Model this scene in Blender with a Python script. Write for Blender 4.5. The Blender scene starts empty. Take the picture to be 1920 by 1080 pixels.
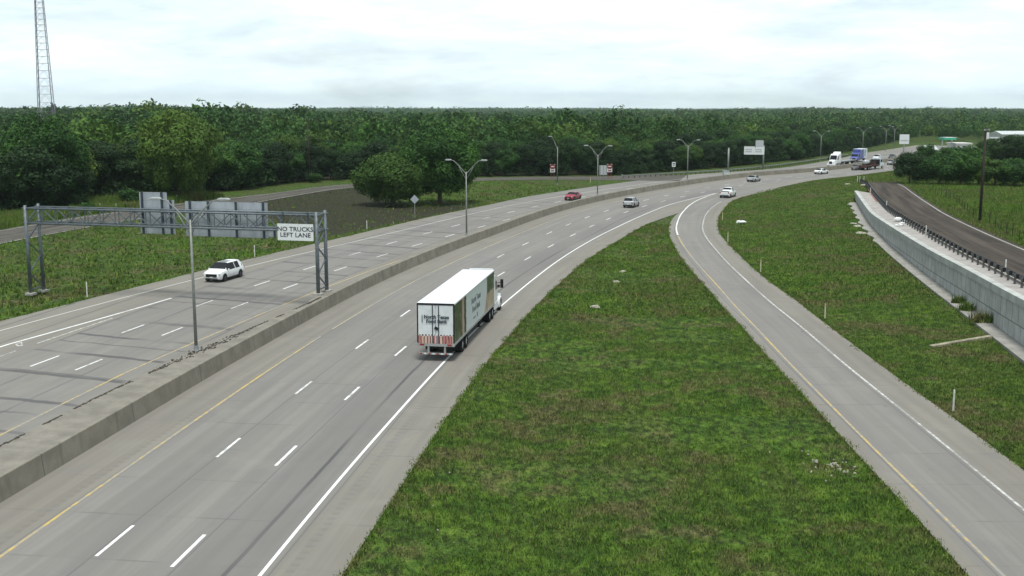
import bpy, math, random
import numpy as np
from math import radians as R, sin, cos, pi
random.seed(7)
rng = np.random.default_rng(11)
scn = bpy.context.scene
col = scn.collection

# ------------------------------------------------------------------ survey
# The site was surveyed from the photograph: F = focal length in photo pixels,
# H = mast height, pixels are turned into ground points once, below.
F, H, YH = 2083.0, 17.0, 201.0
TH = math.atan((540 - YH) / F)
def P(px, py, z=0.0):
    x = (px - 960) / F; y = (540 - py) / F
    dy = cos(TH) + y * sin(TH); dz = -sin(TH) + y * cos(TH)
    t = (z - H) / dz
    return np.array([x * t, dy * t, z])
def zat(py, Y):
    y = (540 - py) / F
    return H + Y * (-sin(TH) + y * cos(TH)) / (cos(TH) + y * sin(TH))
def ray(px, py):
    x = (px - 960) / F; y = (540 - py) / F
    return np.array([x, cos(TH) + y * sin(TH), -sin(TH) + y * cos(TH)])
def on_plane(px, py, p0, n):
    d = ray(px, py); o = np.array([0, 0, H])
    return o + d * (np.dot(np.asarray(p0, float) - o, n) / np.dot(d, n))
def Ps(pts, z=0.0):
    return np.array([P(a, b, z) for a, b in pts])

# ------------------------------------------------------------------ curves
def gauss(a, sig):
    if sig <= 0: return a
    n = int(sig * 3) + 1
    k = np.exp(-.5 * (np.arange(-n, n + 1) / sig) ** 2); k /= k.sum()
    out = np.empty_like(a)
    for c in range(a.shape[1]):
        v = a[:, c]
        pre = 2 * v[0] - v[n:0:-1] if len(v) > n else np.full(n, v[0])
        post = 2 * v[-1] - v[-2:-n - 2:-1] if len(v) > n else np.full(n, v[-1])
        out[:, c] = np.convolve(np.concatenate([pre, v, post]), k, 'valid')
    return out
def resample(pts, step):
    pts = np.asarray(pts, float)
    d = np.r_[0, np.cumsum(np.linalg.norm(np.diff(pts[:, :2], axis=0), axis=1))]
    n = max(2, int(d[-1] / step) + 1)
    s = np.linspace(0, d[-1], n)
    return np.stack([np.interp(s, d, pts[:, c]) for c in range(pts.shape[1])], 1)
def extend(pts, a, b, back=8):
    pts = np.asarray(pts, float)
    if a:
        d = pts[0] - pts[min(back, len(pts) - 1)]; d = d / np.linalg.norm(d[:2])
        pts = np.vstack([pts[0] + d * a, pts])
    if b:
        d = pts[-1] - pts[-1 - min(back, len(pts) - 1)]; d = d / np.linalg.norm(d[:2])
        pts = np.vstack([pts, pts[-1] + d * b])
    return pts
def smooth(pts, step=1.0, sig=6, a=0, b=0):
    q = gauss(resample(pts, step), sig / step)
    q = extend(q, a, b)
    return resample(q, step)
class Ref:
    """a road's reference line; s runs along it, u is metres to its right"""
    def __init__(self, pts):
        self.p = np.asarray(pts, float)[:, :2]
        self.s = np.r_[0, np.cumsum(np.linalg.norm(np.diff(self.p, axis=0), axis=1))]
        t = np.gradient(self.p, axis=0); self.t = t / np.linalg.norm(t, axis=1)[:, None]
        self.n = np.stack([self.t[:, 1], -self.t[:, 0]], 1)
    def at(self, s, u):
        s = np.asarray(s, float); u = np.asarray(u, float)
        g = lambda a: np.stack([np.interp(s, self.s, a[:, 0]), np.interp(s, self.s, a[:, 1])], -1)
        return g(self.p) + g(self.n) * u[..., None]
    def su(self, q):
        q = np.asarray(q, float)[:, :2]
        out = np.zeros((len(q), 2))
        for i in range(0, len(q), 2000):
            c = q[i:i + 2000]
            d = ((c[:, None, :] - self.p[None]) ** 2).sum(2); k = d.argmin(1)
            r = c - self.p[k]
            out[i:i + 2000, 0] = self.s[k] + (r * self.t[k]).sum(1)
            out[i:i + 2000, 1] = (r * self.n[k]).sum(1)
        return out
    def heading(self, p):
        k = ((self.p - np.asarray(p)[:2]) ** 2).sum(1).argmin()
        return self.t[k]
    def ufun(self, px, z=0.0, sig=6):
        w = Ps(px, z) if not isinstance(px, np.ndarray) else px
        q = self.su(w); q = q[q[:, 0].argsort()]
        s = np.arange(q[0, 0], q[-1, 0] + 1, 1.0)
        u = np.interp(s, q[:, 0], q[:, 1])
        u = gauss(u[:, None], sig)[:, 0] if len(u) > 4 else u
        return lambda x: np.interp(x, s, u)

# ------------------------------------------------------------------ node helpers
class G:
    def __init__(self, name, rough=.8, metal=0.0, spec=.3):
        self.m = bpy.data.materials.new(name); self.m.use_nodes = True
        self.t = self.m.node_tree; self.b = self.t.nodes['Principled BSDF']
        self.b.inputs['Roughness'].default_value = rough
        self.b.inputs['Metallic'].default_value = metal
        self.b.inputs['Specular IOR Level'].default_value = spec
    def nd(self, kind, **kw):
        n = self.t.nodes.new(kind)
        for k, v in kw.items(): setattr(n, k, v)
        return n
    def put(self, sock, v):
        if isinstance(v, bpy.types.NodeSocket): self.t.links.new(v, sock)
        elif isinstance(v, (tuple, list)) and len(v) == 3 and sock.type == 'RGBA': sock.default_value = (*v, 1)
        else: sock.default_value = v
    def pos(self): return self.nd('ShaderNodeNewGeometry').outputs['Position']
    def obj(self): return self.nd('ShaderNodeTexCoord').outputs['Object']
    def uv(self): return self.nd('ShaderNodeUVMap', uv_map='UVMap').outputs[0]
    def attr(self, n): return self.nd('ShaderNodeAttribute', attribute_name=n).outputs['Fac']
    def rnd(self): return self.nd('ShaderNodeObjectInfo').outputs['Random']
    def sc(self, v, s):
        n = self.nd('ShaderNodeVectorMath', operation='MULTIPLY'); self.put(n.inputs[0], v); n.inputs[1].default_value = s
        return n.outputs[0]
    def xyz(self, v):
        n = self.nd('ShaderNodeSeparateXYZ'); self.put(n.inputs[0], v); return n.outputs
    def vec(self, x, y, z=0.0):
        n = self.nd('ShaderNodeCombineXYZ')
        for i, a in enumerate((x, y, z)): self.put(n.inputs[i], a)
        return n.outputs[0]
    def noise(self, v, scale, det=3.0, rough=.55, dist=0.0):
        n = self.nd('ShaderNodeTexNoise'); self.put(n.inputs['Vector'], v)
        n.inputs['Scale'].default_value = scale; n.inputs['Detail'].default_value = det
        n.inputs['Roughness'].default_value = rough; n.inputs['Distortion'].default_value = dist
        return n.outputs['Fac']
    def vor(self, v, scale, out='Distance'):
        n = self.nd('ShaderNodeTexVoronoi'); self.put(n.inputs['Vector'], v); n.inputs['Scale'].default_value = scale
        return n.outputs[out]
    def white(self, v):
        n = self.nd('ShaderNodeTexWhiteNoise', noise_dimensions='3D'); self.put(n.inputs['Vector'], v); return n.outputs['Value']
    def mth(self, op, a, b=0.0, c=0.0, clamp=False):
        n = self.nd('ShaderNodeMath', operation=op, use_clamp=clamp)
        self.put(n.inputs[0], a); self.put(n.inputs[1], b); self.put(n.inputs[2], c)
        return n.outputs[0]
    def rng(self, v, a, b, c=0.0, d=1.0, smooth=True):
        n = self.nd('ShaderNodeMapRange', interpolation_type='SMOOTHSTEP' if smooth else 'LINEAR')
        self.put(n.inputs[0], v)
        for i, x in enumerate((a, b, c, d)): self.put(n.inputs[i + 1], x)
        return n.outputs[0]
    def mix(self, f, a, b, mode='MIX'):
        n = self.nd('ShaderNodeMix', data_type='RGBA', blend_type=mode)
        self.put(n.inputs[0], f); self.put(n.inputs[6], a); self.put(n.inputs[7], b)
        return n.outputs[2]
    def line(self, x, at, w):   # 1 on a stripe of half width w round x = at
        d = self.mth('ABSOLUTE', self.mth('SUBTRACT', x, at))
        return self.rng(d, w * .6, w, 1, 0)
    def grid(self, x, period, w):
        f = self.mth('FRACT', self.mth('DIVIDE', x, period))
        d = self.mth('ABSOLUTE', self.mth('SUBTRACT', f, .5))
        return self.rng(d, .5 - w / period, .5 - w / period * .4, 0, 1)
    def base(self, c): self.put(self.b.inputs['Base Color'], c)
    def bump(self, h, strength=.3, dist=.02):
        n = self.nd('ShaderNodeBump'); n.inputs['Strength'].default_value = strength; n.inputs['Distance'].default_value = dist
        self.put(n.inputs['Height'], h); self.t.links.new(n.outputs[0], self.b.inputs['Normal'])

def simple(name, c, rough=.5, metal=0.0, spec=.4, var=.12, scale=3.0, dirt=None):
    g = G(name, rough, metal, spec)
    o = g.obj()
    n = g.noise(o, scale, 4)
    lo = tuple(max(0, x * (1 - var)) for x in c); hi = tuple(min(1, x * (1 + var)) for x in c)
    cc = g.mix(g.rng(n, .3, .7), lo, hi)
    if dirt:
        cc = g.mix(g.rng(g.noise(g.sc(o, (1, 1, .25)), scale * 2.3, 5), .5, .75, 0, .5), cc, dirt)
    g.base(cc); return g.m

# ------------------------------------------------------------------ mesh helpers
class MB:
    def __init__(self): self.v = []; self.f = []
    def add(self, vs, fs):
        k = len(self.v); self.v += [tuple(map(float, p)) for p in vs]; self.f += [tuple(i + k for i in f) for f in fs]; return self
    def quad(self, a, b, c, d): return self.add([a, b, c, d], [(0, 1, 2, 3)])
    def box(self, c, s, rz=0.0, rx=0.0, ry=0.0):
        hx, hy, hz = s[0] / 2, s[1] / 2, s[2] / 2
        vs = []
        for x in (-hx, hx):
            for y in (-hy, hy):
                for z in (-hz, hz):
                    yy, zz = y * cos(rx) - z * sin(rx), y * sin(rx) + z * cos(rx)
                    xx, zz = x * cos(ry) + zz * sin(ry), -x * sin(ry) + zz * cos(ry)
                    xx, yy = xx * cos(rz) - yy * sin(rz), xx * sin(rz) + yy * cos(rz)
                    vs.append((xx + c[0], yy + c[1], zz + c[2]))
        return self.add(vs, [(0, 1, 3, 2), (4, 6, 7, 5), (0, 4, 5, 1), (2, 3, 7, 6), (0, 2, 6, 4), (1, 5, 7, 3)])
    def bar(self, p, q, w, h=None):
        h = h or w; p = np.asarray(p, float); q = np.asarray(q, float); d = q - p; d /= np.linalg.norm(d)
        up = np.array([0, 0, 1.0]) if abs(d[2]) < .95 else np.array([0, 1.0, 0])
        a = np.cross(d, up); a /= np.linalg.norm(a); b = np.cross(a, d)
        vs = [e + a * i * w / 2 + b * j * h / 2 for e in (p, q) for i, j in ((-1, -1), (1, -1), (1, 1), (-1, 1))]
        return self.add(vs, [(3, 2, 1, 0), (4, 5, 6, 7), (0, 1, 5, 4), (1, 2, 6, 5), (2, 3, 7, 6), (3, 0, 4, 7)])
    def tube(self, pts, rs, n=8, cap=True):
        pts = [np.asarray(p, float) for p in pts]
        if not hasattr(rs, '__len__'): rs = [rs] * len(pts)
        vs = []; fs = []
        for i, p in enumerate(pts):
            d = pts[min(i + 1, len(pts) - 1)] - pts[max(i - 1, 0)]; d /= np.linalg.norm(d)
            up = np.array([0, 0, 1.0]) if abs(d[2]) < .9 else np.array([1.0, 0, 0])
            a = np.cross(d, up); a /= np.linalg.norm(a); b = np.cross(a, d)
            for k in range(n):
                t = 2 * pi * k / n; vs.append(p + (a * cos(t) + b * sin(t)) * rs[i])
        for i in range(len(pts) - 1):
            for k in range(n): fs.append((i * n + k, i * n + (k + 1) % n, (i + 1) * n + (k + 1) % n, (i + 1) * n + k))
        if cap: fs.append(tuple(range(n))[::-1]); fs.append(tuple((len(pts) - 1) * n + k for k in range(n)))
        return self.add(vs, fs)
    def prism(self, poly, y0, y1):      # poly in x,z extruded along y
        n = len(poly); vs = [(x, y0, z) for x, z in poly] + [(x, y1, z) for x, z in poly]
        fs = [tuple(range(n)), tuple(range(2 * n - 1, n - 1, -1))] + [(i, i + n, (i + 1) % n + n, (i + 1) % n) for i in range(n)]
        return self.add(vs, fs)
    def build(self, name, mat, parent=None, smooth=False, loc=None, bevel=0):
        me = bpy.data.meshes.new(name); me.from_pydata(self.v, [], self.f); me.update()
        o = bpy.data.objects.new(name, me); col.objects.link(o)
        if mat: me.materials.append(mat)
        if smooth: me.polygons.foreach_set('use_smooth', [True] * len(me.polygons))
        if parent: o.parent = parent
        if loc is not None: o.location = loc
        if bevel:
            b = o.modifiers.new('bevel', 'BEVEL'); b.width = bevel; b.segments = 2; b.limit_method = 'ANGLE'
        return o
def np_mesh(name, V, faces, mat, parent=None, n=4, smooth=False):
    V = np.asarray(V, np.float32); faces = np.asarray(faces, np.int32)
    me = bpy.data.meshes.new(name)
    me.vertices.add(len(V)); me.vertices.foreach_set('co', V.ravel())
    me.loops.add(faces.size); me.loops.foreach_set('vertex_index', faces.ravel())
    me.polygons.add(len(faces))
    me.polygons.foreach_set('loop_start', np.arange(0, faces.size, n, dtype=np.int32))
    me.polygons.foreach_set('use_smooth', np.full(len(faces), smooth))
    me.update(calc_edges=True); me.validate()
    if mat: me.materials.append(mat)
    o = bpy.data.objects.new(name, me); col.objects.link(o)
    if parent: o.parent = parent
    return o
def set_attr(me, name, vals):
    a = me.attributes.new(name, 'FLOAT', 'POINT'); a.data.foreach_set('value', np.asarray(vals, np.float32))
def set_uv(me, uv):
    l = me.uv_layers.new(name='UVMap'); idx = np.empty(len(me.loops), np.int32); me.loops.foreach_get('vertex_index', idx)
    l.data.foreach_set('uv', np.asarray(uv, np.float32)[idx].ravel())
def grid_faces(a, b):
    i = np.arange(a - 1)[:, None]; j = np.arange(b - 1)[None]
    k = i * b + j
    return np.stack([k, k + 1, k + b + 1, k + b], -1).reshape(-1, 4)
def tag(o, label=None, cat=None, group=None, kind=None):
    if label: o['label'] = label
    if cat: o['category'] = cat
    if group: o['group'] = group
    if kind: o['kind'] = kind
    return o
def thing(name, label, cat, loc=(0, 0, 0), rz=0.0, group=None):
    o = bpy.data.objects.new(name, None); col.objects.link(o); o.empty_display_size = .3
    o.location = [float(x) for x in loc]; o.rotation_euler = (0, 0, rz)
    return tag(o, label, cat, group)
def copy_tree(o, parent=None):
    c = o.copy(); col.objects.link(c); c.parent = parent
    for ch in o.children: copy_tree(ch, c)
    return c
def rot2(v, a): return np.array([v[0] * cos(a) - v[1] * sin(a), v[0] * sin(a) + v[1] * cos(a)])

# ------------------------------------------------------------------ main road lines
bar_top = [(2, 893), (190, 788), (367, 685), (459, 636), (600, 563), (650, 535), (733, 498), (800, 471), (868, 445), (920, 428), (947, 418),
           (1013, 394), (1063, 380), (1113, 368), (1163, 358), (1227, 347), (1285, 338), (1327, 332), (1400, 323), (1500, 316.5), (1567, 311), (1617, 304.5), (1667, 297), (1700, 291)]
BH = 1.07
HW = Ref(smooth(Ps(bar_top, BH), 1.0, 9, a=70, b=140))
S0, S1 = 0.0, HW.s[-1]
A_near = [(180, 1043), (402, 857), (552, 739), (667, 654), (752, 594), (933, 483), (980, 460), (1023, 439), (1059, 423), (1097, 409), (1132, 397)]
B_near = [(322, 1063), (513, 873), (644, 750), (742, 667), (985, 488), (1026, 464), (1068, 443), (1104, 426), (1137, 412)]
L2_near = [(141, 694), (302, 629), (432, 578.5), (535, 542), (626, 508), (704, 482), (772, 462), (835, 444), (894, 427), (943, 414), (990, 402)]
L1_near = [(57, 687), (227, 624), (367, 575), (477, 536), (571, 506), (655, 479), (725, 458), (789, 439), (848, 425), (904, 410), (952, 399), (997, 389), (1040, 380)]
uA = HW.ufun(A_near, sig=12); uB = HW.ufun(B_near, sig=12); uL2 = HW.ufun(L2_near, sig=12); uL1 = HW.ufun(L1_near, sig=12)
uYR = HW.ufun([(2, 1043), (185, 910), (259, 861), (370, 787), (518, 684), (607, 627)], sig=10)
uEdgeR = HW.ufun([(490, 1076), (640, 891), (751, 769), (831, 680), (920, 591), (978, 543), (1024, 505), (1078, 468), (1128, 439), (1160, 425), (1210, 402), (1260, 382), (1310, 370), (1345, 361.5), (1368, 356), (1427, 345)], sig=6)
uOutR = HW.ufun([(647, 1070), (695, 998), (768, 887), (847, 769), (912, 680), (943, 644), (978, 603), (1045, 537), (1099, 489), (1149, 457.5), (1190, 433), (1222, 417)], sig=4)
uFarR = HW.ufun([(1385, 372), (1427, 358), (1480, 347.5), (1517, 339.5), (1583, 331.5), (1633, 325), (1690, 317)], sig=6)
uEdgeL = HW.ufun([(0, 620), (150, 579), (320, 536), (453, 502), (587, 471), (615, 465), (733, 437), (867, 405), (920, 394), (963, 383), (1030, 372), (1097, 361), (1163, 351.5)], sig=8)
uOutL = HW.ufun([(0, 602), (160, 562), (320, 523), (480, 482), (613, 452), (640, 446), (733, 423), (867, 394), (920, 384), (963, 373), (1030, 362), (1097, 352), (1153, 344), (1230, 334.5), (1285, 328), (1360, 323), (1443, 317), (1538, 304), (1620, 287)], sig=8)
uSlab = HW.ufun([(7, 832), (100, 786), (185, 741), (259, 708), (356, 664), (411, 643), (485, 608), (556, 578), (589, 563)], z=BH, sig=3)
uSol2 = HW.ufun([(0, 650), (117, 618), (230, 586), (320, 560), (330, 557)], sig=6)
uSol3 = HW.ufun([(0, 667), (67, 644), (218, 595)], sig=6)
s_nose = HW.su(Ps([(1222, 417)]))[0, 0]; s_farR = HW.su(Ps([(1385, 372)]))[0, 0]
s_gant = HW.su(Ps([(604, 556)], BH))[0, 0]
def slab_w(s):   # width of the raised median behind the right barrier face
    s = np.asarray(s, float)
    w = -uSlab(s) + .12
    return np.where(s > s_gant - 2, np.interp(s, [s_gant - 2, s_gant + 6], [max(1.0, -float(uSlab(s_gant)) + .12), .62]), np.maximum(w, .62))
def uRight(s):
    s = np.asarray(s, float)
    mid = np.interp(s, [s_nose, s_farR], [float(uOutR(s_nose)), float(uFarR(s_farR))])
    return np.where(s <= s_nose, uOutR(s), np.where(s >= s_farR, uFarR(s), mid))

# ramp
RAMP = Ref(smooth(Ps([(1920, 956), (1724, 795), (1580, 680), (1487, 599), (1457, 578), (1407, 533), (1363, 492), (1327, 450), (1317, 433), (1317, 423), (1322, 403), (1335, 388), (1352, 377), (1385, 367), (1430, 357)]), 1.0, 4, a=75, b=10))
uRyel = RAMP.ufun([(1876, 1074), (1761, 961), (1613, 817), (1480, 680), (1402, 599), (1357, 548), (1307, 493), (1282, 462), (1272, 442), (1270, 417), (1283, 395), (1310, 375), (1345, 362)], sig=4)
uRl = RAMP.ufun([(1810, 1073), (1724, 976), (1613, 858), (1450, 680), (1378, 600), (1340, 557), (1310, 523), (1273, 478), (1258, 450), (1256, 420), (1262, 408), (1290, 389)], sig=3)
uRr = RAMP.ufun([(1920, 882), (1798, 791), (1645, 680), (1537, 599), (1490, 560), (1440, 527), (1407, 497), (1363, 455), (1347, 428), (1347, 410), (1360, 390), (1385, 372)], sig=3)

# ------------------------------------------------------------------ materials: ground and roads
def concrete_road(name, lane_lo, lane_hi, lane_off, kind):
    g = G(name, .85, 0, .25)
    uv = g.uv(); X = g.xyz(uv); u, v = X[0], X[1]; pos = g.pos()
    big = g.noise(pos, .035, 3); mid = g.noise(pos, .5, 5); fine = g.noise(pos, 14, 4, .7)
    streak = g.noise(g.vec(g.mth('MULTIPLY', u, 1.6), g.mth('MULTIPLY', v, .035)), 1.0, 4, .6)
    streak2 = g.noise(g.vec(g.mth('MULTIPLY', u, .35), g.mth('MULTIPLY', v, .02), 3.3), 1.0, 2, .5)
    c = g.mix(g.rng(streak, .3, .7), (.186, .172, .148), (.234, .217, .185))
    lane = g.mth('MULTIPLY', g.rng(u, lane_lo - .3, lane_lo + .3), g.rng(u, lane_hi - .3, lane_hi + .3, 1, 0))
    lc = g.mix(g.rng(streak, .32, .68), (.188, .177, .166), (.236, .223, .208))
    c = g.mix(lane, c, lc)
    # wheel paths, oil between them
    ph = g.mth('MULTIPLY', g.mth('SUBTRACT', u, lane_off), 2 * pi / 3.66)
    oil = g.mth('MULTIPLY', g.rng(g.mth('COSINE', ph), -1, 1, 1, 0), g.rng(streak2, .3, .7, .2, 1))
    c = g.mix(g.mth('MULTIPLY', g.mth('MULTIPLY', oil, lane), .34), c, (.15, .152, .155))
    # slabs cast at different times
    cell = g.white(g.vec(g.mth('FLOOR', g.mth('DIVIDE', g.mth('SUBTRACT', u, lane_off), 3.66)), g.mth('FLOOR', g.mth('DIVIDE', v, 9.2)), 1.5))
    c = g.mix(g.rng(cell, 0, 1, 0, .42 if kind == 'left' else .28), c, (.172, .164, .153))
    c = g.mix(g.rng(big, .35, .68, 0, .35), c, (.235, .226, .202))
    c = g.mix(g.rng(mid, .50, .76, 0, .5), c, (.18, .176, .168))
    c = g.mix(g.rng(g.noise(g.vec(g.mth('MULTIPLY', u, .9), g.mth('MULTIPLY', v, .25), 8.1), 1.0, 5, .65), .56, .74, 0, .42), c, (.16, .158, .152))
    c = g.mix(g.rng(g.noise(pos, .22, 4, .6, .4), .54, .72, 0, .3), c, (.265, .254, .226))
    c = g.mix(g.rng(fine, .3, .75, .14, -.05), c, (.13, .13, .125))
    # joints
    wob = g.mth('MULTIPLY', g.mth('SUBTRACT', g.noise(pos, .35, 3), .5), .9)
    lj = g.grid(g.mth('SUBTRACT', u, lane_off - 1.83), 3.66, .055)
    if kind == 'left':
        sk = g.mth('ADD', g.mth('ADD', v, g.mth('MULTIPLY', u, .22)), wob)
        tj = g.mth('MAXIMUM', g.grid(sk, 5.6, .36), g.mth('MULTIPLY', g.grid(g.mth('ADD', sk, 2.4), 8.4, .22), .7))
        tj = g.mth('MULTIPLY', tj, g.rng(g.noise(pos, .09, 2), .36, .58))
        c = g.mix(g.mth('MULTIPLY', g.mth('MULTIPLY', tj, lane), .78), c, (.075, .076, .078))
        c = g.mix(g.mth('MULTIPLY', g.grid(g.mth('ADD', g.mth('SUBTRACT', u, lane_off - 1.83), g.mth('MULTIPLY', wob, .25)), 3.66, .13), g.rng(g.noise(pos, .07, 2), .4, .6, .1, .75)), c, (.10, .102, .105))
    else:
        tj = g.grid(g.mth('ADD', v, g.mth('MULTIPLY', wob, .06)), 4.6, .085)
        c = g.mix(g.mth('MULTIPLY', tj, g.rng(g.noise(pos, .3, 4), .42, .65, .04, .5)), c, (.11, .108, .105))
        c = g.mix(g.mth('MULTIPLY', lj, .6), c, (.11, .11, .108))
    if kind == 'right':
        lane3 = g.mth('MULTIPLY', g.rng(u, lane_hi - 3.6, lane_hi - 3.2), g.rng(u, lane_hi - .25, lane_hi - .1, 1, 0))
        c = g.mix(g.mth('MULTIPLY', lane3, g.rng(g.noise(g.vec(g.mth('MULTIPLY', u, .3), g.mth('MULTIPLY', v, .05)), 1.0, 3), .3, .6, .15, .62)), c, (.157, .151, .145))
        tire = g.line(g.mth('ADD', u, g.mth('MULTIPLY', wob, .12)), lane_hi - 1.55, .12)
        c = g.mix(g.mth('MULTIPLY', tire, g.rng(g.noise(g.vec(0.0, g.mth('MULTIPLY', v, .05)), 1.0, 2), .35, .6, .2, .9)), c, (.085, .085, .087))
        # ground-in rumble strip beside each edge line
        rum = g.mth('MULTIPLY', g.line(u, lane_hi + .75, .22), g.grid(v, .6, .16))
        rum = g.mth('MAXIMUM', rum, g.mth('MULTIPLY', g.line(u, lane_lo - .55, .2), g.grid(v, .6, .16)))
        c = g.mix(g.mth('MULTIPLY', rum, .35), c, (.14, .138, .13))
    sp = g.rng(g.vor(pos, .33), .02, .07, .8, 0)
    c = g.mix(g.mth('MULTIPLY', sp, g.rng(g.noise(pos, .15, 1), .5, .6)), c, (.09, .09, .09))
    g.base(c); g.bump(fine, .15, .01)
    return g.m
u0A = float(uA(HW.su(Ps([(552, 739)]))[0, 0])); u0L2 = float(uL2(HW.su(Ps([(432, 578)]))[0, 0]))
M_right = concrete_road('right_carriageway_concrete', u0A - 3.7, u0A + 7.25, u0A - 1.83, 'right')
M_left = concrete_road('left_carriageway_concrete', u0L2 - 7.3, u0L2 + 3.6, u0L2 - 1.83, 'left')
M_ramp = concrete_road('ramp_concrete', -4.2, 0.05, -2.1, 'ramp')

def concrete(name, c, streaky=0.0, panel=None, var=.22):
    g = G(name, .85, 0, .25); pos = g.pos()
    n = g.noise(pos, .8, 5, .6); f = g.noise(pos, 9, 4, .7)
    cc = g.mix(g.rng(n, .3, .72), tuple(x * (1 - var) for x in c), tuple(x * (1 + var * .6) for x in c))
    st = g.noise(g.sc(pos, (1.6, 1.6, .12)), 1.0, 4, .6)
    cc = g.mix(g.rng(st, .48, .75, 0, .2 + streaky), cc, tuple(x * .5 for x in c))
    cc = g.mix(g.rng(f, .35, .75, .16, 0), cc, tuple(x * .45 for x in c))
    if panel:
        X = g.xyz(g.uv()); row = g.mth('FLOOR', g.mth('DIVIDE', X[1], panel[1]))
        ux = g.mth('ADD', X[0], g.mth('MULTIPLY', g.mth('MODULO', row, 2.0), panel[0] / 2))
        j = g.mth('MAXIMUM', g.grid(ux, panel[0], .06), g.grid(X[1], panel[1], .06))
        tone = g.white(g.vec(g.mth('FLOOR', g.mth('DIVIDE', ux, panel[0])), row))
        cc = g.mix(g.rng(tone, 0, 1, 0, .22), cc, tuple(x * .7 for x in c))
        cc = g.mix(g.mth('MULTIPLY', j, .75), cc, (.10, .105, .105))
    g.base(cc); g.bump(f, .2, .01); return g.m
M_barrier = concrete('barrier_concrete', (.262, .243, .200), .4, (9.15, 60.0))
M_slab = concrete('median_slab_concrete', (.236, .220, .188), .05)
M_wall = concrete('retaining_wall_concrete', (.48, .49, .475), .15, (1.55, 1.5))
M_coping = concrete('coping_concrete', (.46, .47, .45), .1)
M_mow = concrete('mow_strip_concrete', (.37, .345, .325), .05)
M_apron = concrete('apron_concrete', (.31, .30, .275), .15)

def asphalt(name, c, line_at=None):
    g = G(name, .9, 0, .2); X = g.xyz(g.uv()); u, v = X[0], X[1]; pos = g.pos()
    st = g.noise(g.vec(g.mth('MULTIPLY', u, 1.0), g.mth('MULTIPLY', v, .03)), 1.0, 4, .6)
    cc = g.mix(g.rng(st, .34, .66), tuple(x * .55 for x in c), tuple(x * 1.6 for x in c))
    n = g.noise(pos, .4, 4)
    cc = g.mix(g.rng(n, .45, .75, 0, .4), cc, tuple(min(.15, x * 2.0) for x in c))
    cc = g.mix(g.rng(g.noise(pos, 12, 3, .7), .3, .7, .3, 0), cc, tuple(x * .6 for x in c))
    if line_at is not None:
        cc = g.mix(g.mth('MULTIPLY', g.line(g.mth('ADD', u, g.mth('MULTIPLY', st, .5)), line_at, .8), .55), cc, (.12, .108, .088))
    g.base(cc); return g.m
M_front = asphalt('frontage_asphalt', (.054, .044, .036), 4.3)
M_front_left = asphalt('old_frontage_asphalt', (.085, .078, .068))

def paint(name, c, wear):
    g = G(name, .7, 0, .3); pos = g.pos()
    n = g.noise(pos, 2.2, 5, .7); b = g.noise(pos, .12, 2)
    w = g.rng(g.mth('ADD', n, g.mth('MULTIPLY', b, .5)), wear, wear + .25)
    g.base(g.mix(w, c, (.27, .265, .25))); return g.m
M_white = paint('white_road_paint', (.74, .75, .74), .72)
M_white_new = paint('fresh_white_road_paint', (.76, .77, .76), .95)
M_white_pale = paint('pale_white_road_paint', (.52, .52, .49), .95)
M_white_old = paint('worn_white_road_paint', (.58, .58, .55), .62)
M_yellow = paint('worn_yellow_road_paint', (.52, .38, .11), .62)
M_yellow_old = paint('pale_yellow_road_paint', (.48, .42, .24), .62)

def grass_cols(g):
    pos = g.pos()
    n1 = g.noise(pos, .055, 3, .6); n2 = g.noise(pos, .42, 4, .65, .3); n3 = g.noise(g.sc(pos, (1, .55, 1)), 2.6, 4, .7)
    c = g.mix(g.rng(n2, .3, .7), (.058, .132, .018), (.155, .268, .034))
    c = g.mix(g.rng(n1, .40, .62, 0, .6), c, (.098, .145, .036))
    n4 = g.noise(pos, 1.1, 3, .6)
    c = g.mix(g.rng(n4, .36, .56, .55, 0), c, (.044, .088, .017))
    c = g.mix(g.rng(n4, .56, .74, 0, .6), c, (.215, .305, .044))
    brown = g.mth('ADD', g.mth('MULTIPLY', n2, .55), g.mth('MULTIPLY', g.noise(pos, .13, 4, .7, .5), .75))
    fb = g.rng(brown, .635, .775)
    row = g.noise(g.sc(pos, (.55, .05, 1)), 1.0, 4, .65)
    c = g.mix(g.rng(row, .52, .70, 0, .45), c, (.150, .165, .055))
    c = g.mix(g.mth('MULTIPLY', fb, .75), c, (.165, .132, .070))
    return c, n3, pos
def grass_ground():
    g = G('grass_ground', .95, 0, .1)
    c, n3, pos = grass_cols(g)
    d = g.attr('dirt')
    nd = g.noise(pos, .25, 5, .7)
    c = g.mix(g.rng(g.mth('ADD', d, g.mth('MULTIPLY', g.mth('SUBTRACT', nd, .5), 1.1)), .35, .75), c, (.062, .052, .038))
    c = g.mix(g.rng(n3, .38, .62, .85, 0), c, (.010, .018, .006))
    c = g.mix(g.rng(g.noise(pos, 9, 3, .7), .4, .7, .5, 0), c, (.016, .024, .008))
    g.base(c); g.bump(n3, .6, .12); return g.m
M_ground = grass_ground()
def blades():
    g = G('grass_blades', .8, 0, .15)
    c, n3, pos = grass_cols(g)
    r = g.attr('tint')
    c = g.mix(g.rng(r, 0, .45, .6, 0), c, (.036, .076, .015))
    c = g.mix(g.rng(r, .4, 1, 0, .6), c, (.195, .275, .050))
    c = g.mix(g.rng(r, .88, .95), c, (.26, .215, .105))
    g.base(c); return g.m
M_blades = blades()

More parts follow.
